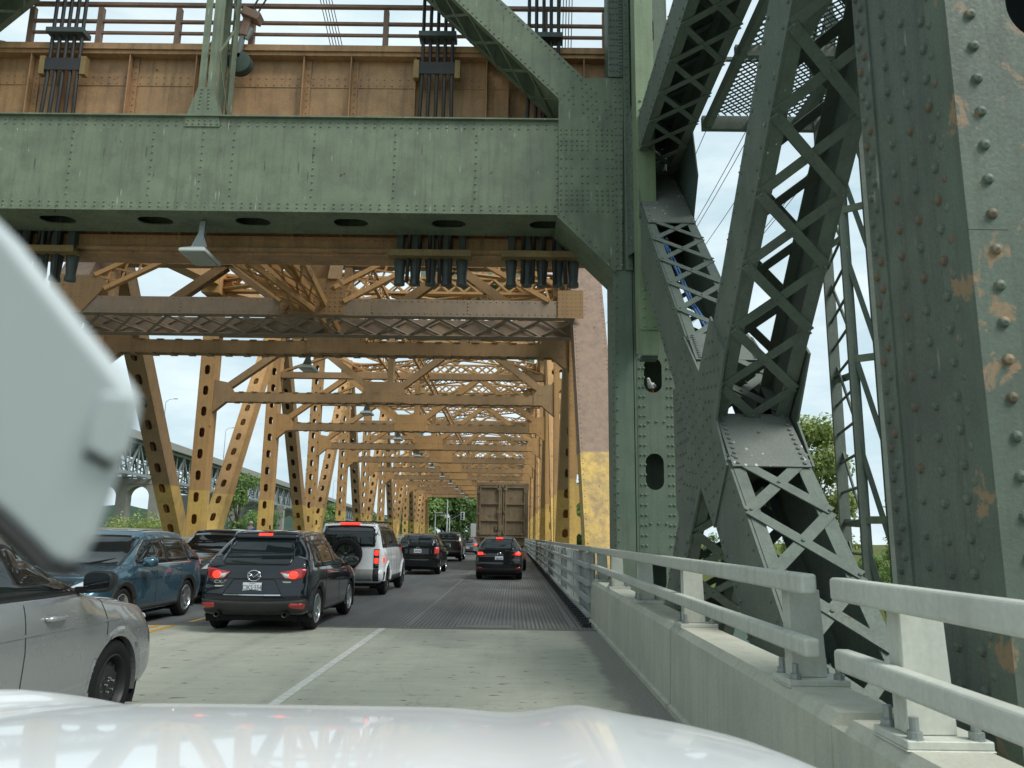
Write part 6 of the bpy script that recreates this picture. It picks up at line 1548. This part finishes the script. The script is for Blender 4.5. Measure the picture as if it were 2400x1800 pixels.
for j in range(ny+1):
    y = .75+(2.85-.75)*j/ny
    for i in range(nx+1):
        x = lerp(x0, x1, i/nx); b.v.append((x, y, hz(x, y)))
for j in range(ny):
    for i in range(nx): a = j*(nx+1)+i; b.f.append((a, a+1, a+nx+2, a+nx+1)); b.m.append(0)
o = b.build('bonnet', WH2, g, smooth=True); o.matrix_parent_inverse = inv
for sx in (0, 1):
    b = MB(); e = x1+.006 if sx else x0-.006; s_ = 1 if sx else -1; cols = 14
    for j in range(ny+1):
        y = .55+(2.85-.55)*j/ny
        for i in range(cols+1):
            t = i/cols; a = t*pi/2; x = e+s_*.155*sin(a); z = hz(x1 if sx else x0, y)-.004-.10*(1-cos(a)) -.05*t
            if i == cols: z -= .75
            b.v.append((x, y, z))
    for j in range(ny):
        for i in range(cols): a = j*(cols+1)+i; b.f.append((a, a+1, a+cols+2, a+cols+1)); b.m.append(0)
    b.build('front_wing', WH2, g, smooth=True).matrix_parent_inverse = inv
b = MB(); b.box(-1.3, .36, .45, .76, 1.22, 1.30); b.build('scuttle', BLACKP, g).matrix_parent_inverse = inv
b = MB(); b.box(-1.36, .42, 2.80, 2.9, .35, .75); b.build('front_bumper', WH2, g).matrix_parent_inverse = inv
# ---- pale holder hanging inside the windscreen at the left
def camp(px, py, d):      # real point d metres ahead of the eye
    q = _F*1834+_R*(px-1200)+_U*(900-py); q = q*(d/1834); return V((0, 0, CAMZ))+q
g = thing('screen_holder', 'pale blue-grey plastic holder with a clip and dark lower edge, blurred at left', 'holder', None, camp(60, 1000, .23)); inv = Matrix.Translation(-V(g.location))
HOLD = worn('holder_plastic', (.44, .49, .50), (.48, .53, .54), (.36, .40, .41), rough=.5, dirt_amt=.3, streak=.0, scale=9, bump=0)
def slab(pts, d, th, nm, mat, bev):
    P = [camp(x, y, d*.46) for x, y in pts]; b = MB(); b.prism(P, _F*th*.4); o = b.build(nm, mat, g); o.matrix_parent_inverse = inv; bevel(o, bev*.5, 3); return o
slab([(-260, 330), (-40, 500), (20, 560), (180, 765), (308, 922), (292, 1000), (256, 1120), (205, 1262), (165, 1335), (115, 1318), (60, 1262), (0, 1205), (-260, 1010)], .5, .02, 'panel', HOLD, .006)
slab([(232, 918), (318, 928), (311, 985), (286, 1066), (258, 1086), (198, 1048), (207, 985)], .492, .012, 'clip', HOLD, .003)
slab([(196, 1056), (258, 1088), (249, 1102), (190, 1070)], .4965, .006, 'clip_gap', BLACKP, .001)
slab([(-260, 1015), (0, 1212), (60, 1270), (112, 1324), (165, 1345), (160, 1362), (95, 1352), (50, 1318), (-10, 1262), (-260, 1060)], .495, .022, 'lower_edge', BLACKP, .002)
# ================================================================== people and birds
def skinfig(name, label, cat, loc, joints, edges, mat_at, extra=None, group=None):
    me = bpy.data.meshes.new('body'); me.from_pydata([j[:3] for j in joints], edges, []); o = bpy.data.objects.new('body', me); COL.objects.link(o)
    m = o.modifiers.new('skin', 'SKIN'); m.use_smooth_shade = True
    for i, j in enumerate(joints):
        v = me.skin_vertices[0].data[i]; r = j[3]; v.radius = r if isinstance(r, tuple) else (r, r); v.use_root = (i == 0)
    s2 = o.modifiers.new('sub', 'SUBSURF'); s2.levels = 2; s2.render_levels = 2
    me.materials.append(mat_at); g = thing(name, label, cat, group, loc); o.parent = g; return g, o
SKIN = simple('skin', (.42, .26, .19), .6); BLUE = simple('blue_cloth', (.05, .13, .42), .8); DARK = simple('dark_cloth', (.03, .032, .04), .85); HELM = simple('pale_helmet', (.5, .52, .54), .35)
J = [(0, 0, .95, (.15, .11)), (0, .02, 1.2, (.15, .11)), (0, .03, 1.42, (.17, .10)), (0, .04, 1.52, .055), (0, .05, 1.60, .085), (0, .05, 1.70, .09),
     (.19, .03, 1.42, .055), (.24, .02, 1.15, .045), (.22, -.12, .95, .035), (.22, -.19, .90, .03), (-.19, .03, 1.42, .055), (-.24, .04, 1.15, .045), (-.24, .14, .95, .035), (-.24, .20, .91, .03),
     (.10, 0, .88, .085), (.11, -.10, .50, .06), (.11, .02, .10, .042), (.11, -.12, .04, .035), (-.10, 0, .88, .085), (-.11, .10, .50, .06), (-.11, .28, .12, .042), (-.11, .16, .05, .035)]
E = [(0, 1), (1, 2), (2, 3), (3, 4), (4, 5), (2, 6), (6, 7), (7, 8), (8, 9), (2, 10), (10, 11), (11, 12), (12, 13), (0, 14), (14, 15), (15, 16), (16, 17), (0, 18), (18, 19), (19, 20), (20, 21)]
g, o = skinfig('person', 'person in a blue top and pale helmet on the outer footpath, beyond the cars', 'person', (-15.2, 46, .5), J, E, SKIN)
def garment(name, J2, E2, mat, off):
    me = bpy.data.meshes.new(name); me.from_pydata([j[:3] for j in J2], E2, []); q = bpy.data.objects.new(name, me); COL.objects.link(q); m = q.modifiers.new('skin', 'SKIN'); m.use_smooth_shade = True
    for i, j in enumerate(J2): v = me.skin_vertices[0].data[i]; r = j[3]; r = r if isinstance(r, tuple) else (r, r); v.radius = (r[0]+off, r[1]+off); v.use_root = (i == 0)
    s2 = q.modifiers.new('sub', 'SUBSURF'); s2.levels = 2; s2.render_levels = 2; me.materials.append(mat); q.parent = g
garment('top', [J[0], J[1], J[2], J[6], J[7], J[10], J[11]], [(0, 1), (1, 2), (2, 3), (3, 4), (2, 5), (5, 6)], BLUE, .018)
garment('trousers', [J[0], J[14], J[15], J[16], J[18], J[19], J[20]], [(0, 1), (1, 2), (2, 3), (0, 4), (4, 5), (5, 6)], DARK, .016)
b = MB(); b.lathe((0, .05, 1.69), (0, .1, 1), [(-.02, .115), (.03, .118), (.08, .095), (.115, .05), (.125, 0)], 18); b.build('helmet', HELM, g, smooth=True)
b = MB()
for sx in (-.035, .035): b.rivet((sx, -.036, 1.655), (0, -1, 0), .012)
b.prism([(-.012, -.04, 1.60), (.012, -.04, 1.60), (0, -.036, 1.65)], (0, -.02, 0)); b.build('face', SKIN, g)
def bird(label, loc, rz, sc, mat, mat2):
    J2 = [(0, 0, .16, (.075, .07)), (0, .13, .20, (.06, .06)), (0, .20, .26, .04), (0, .23, .31, .042), (0, .285, .305, .012), (0, -.16, .14, (.05, .035)), (0, -.30, .12, (.045, .012))]
    g, o = skinfig('bird', label, 'bird', loc, [(j[0]*sc, j[1]*sc, j[2]*sc, tuple(q*sc for q in j[3]) if isinstance(j[3], tuple) else j[3]*sc) for j in J2], [(0, 1), (1, 2), (2, 3), (3, 4), (0, 5), (5, 6)], mat, group='birds on the steelwork'); g.rotation_euler.z = rz
    for sx in (-1, 1):
        b = MB(); b.prism([V((sx*.078, .13, .20))*sc, V((sx*.085, .0, .14))*sc, V((sx*.05, -.30, .13))*sc, V((sx*.06, -.1, .23))*sc], (sx*.012*sc, 0, 0)); b.build('wing', mat2, g)
        b = MB(); b.tube([V((sx*.03, .02, .11))*sc, V((sx*.03, .03, 0))*sc], .008*sc, 5); b.tube([V((sx*.03, .0, 0))*sc, V((sx*.03, .08, .003))*sc], .007*sc, 5); b.build('leg', AMBER, g)
FEW = simple('white_feathers', (.55, .55, .54), .8); FEG = simple('grey_feathers', (.25, .27, .28), .8)
bird('pale gull standing on the girder edge in the top left corner', (-12.35, 16.7, 12.8), 2.0, 1.0, FEW, FEG)
bird('pale grey pigeon sitting in the upper oval hole of the green column', (2.70, 15.16, 4.42), 2.6, .85, FEW, FEG)
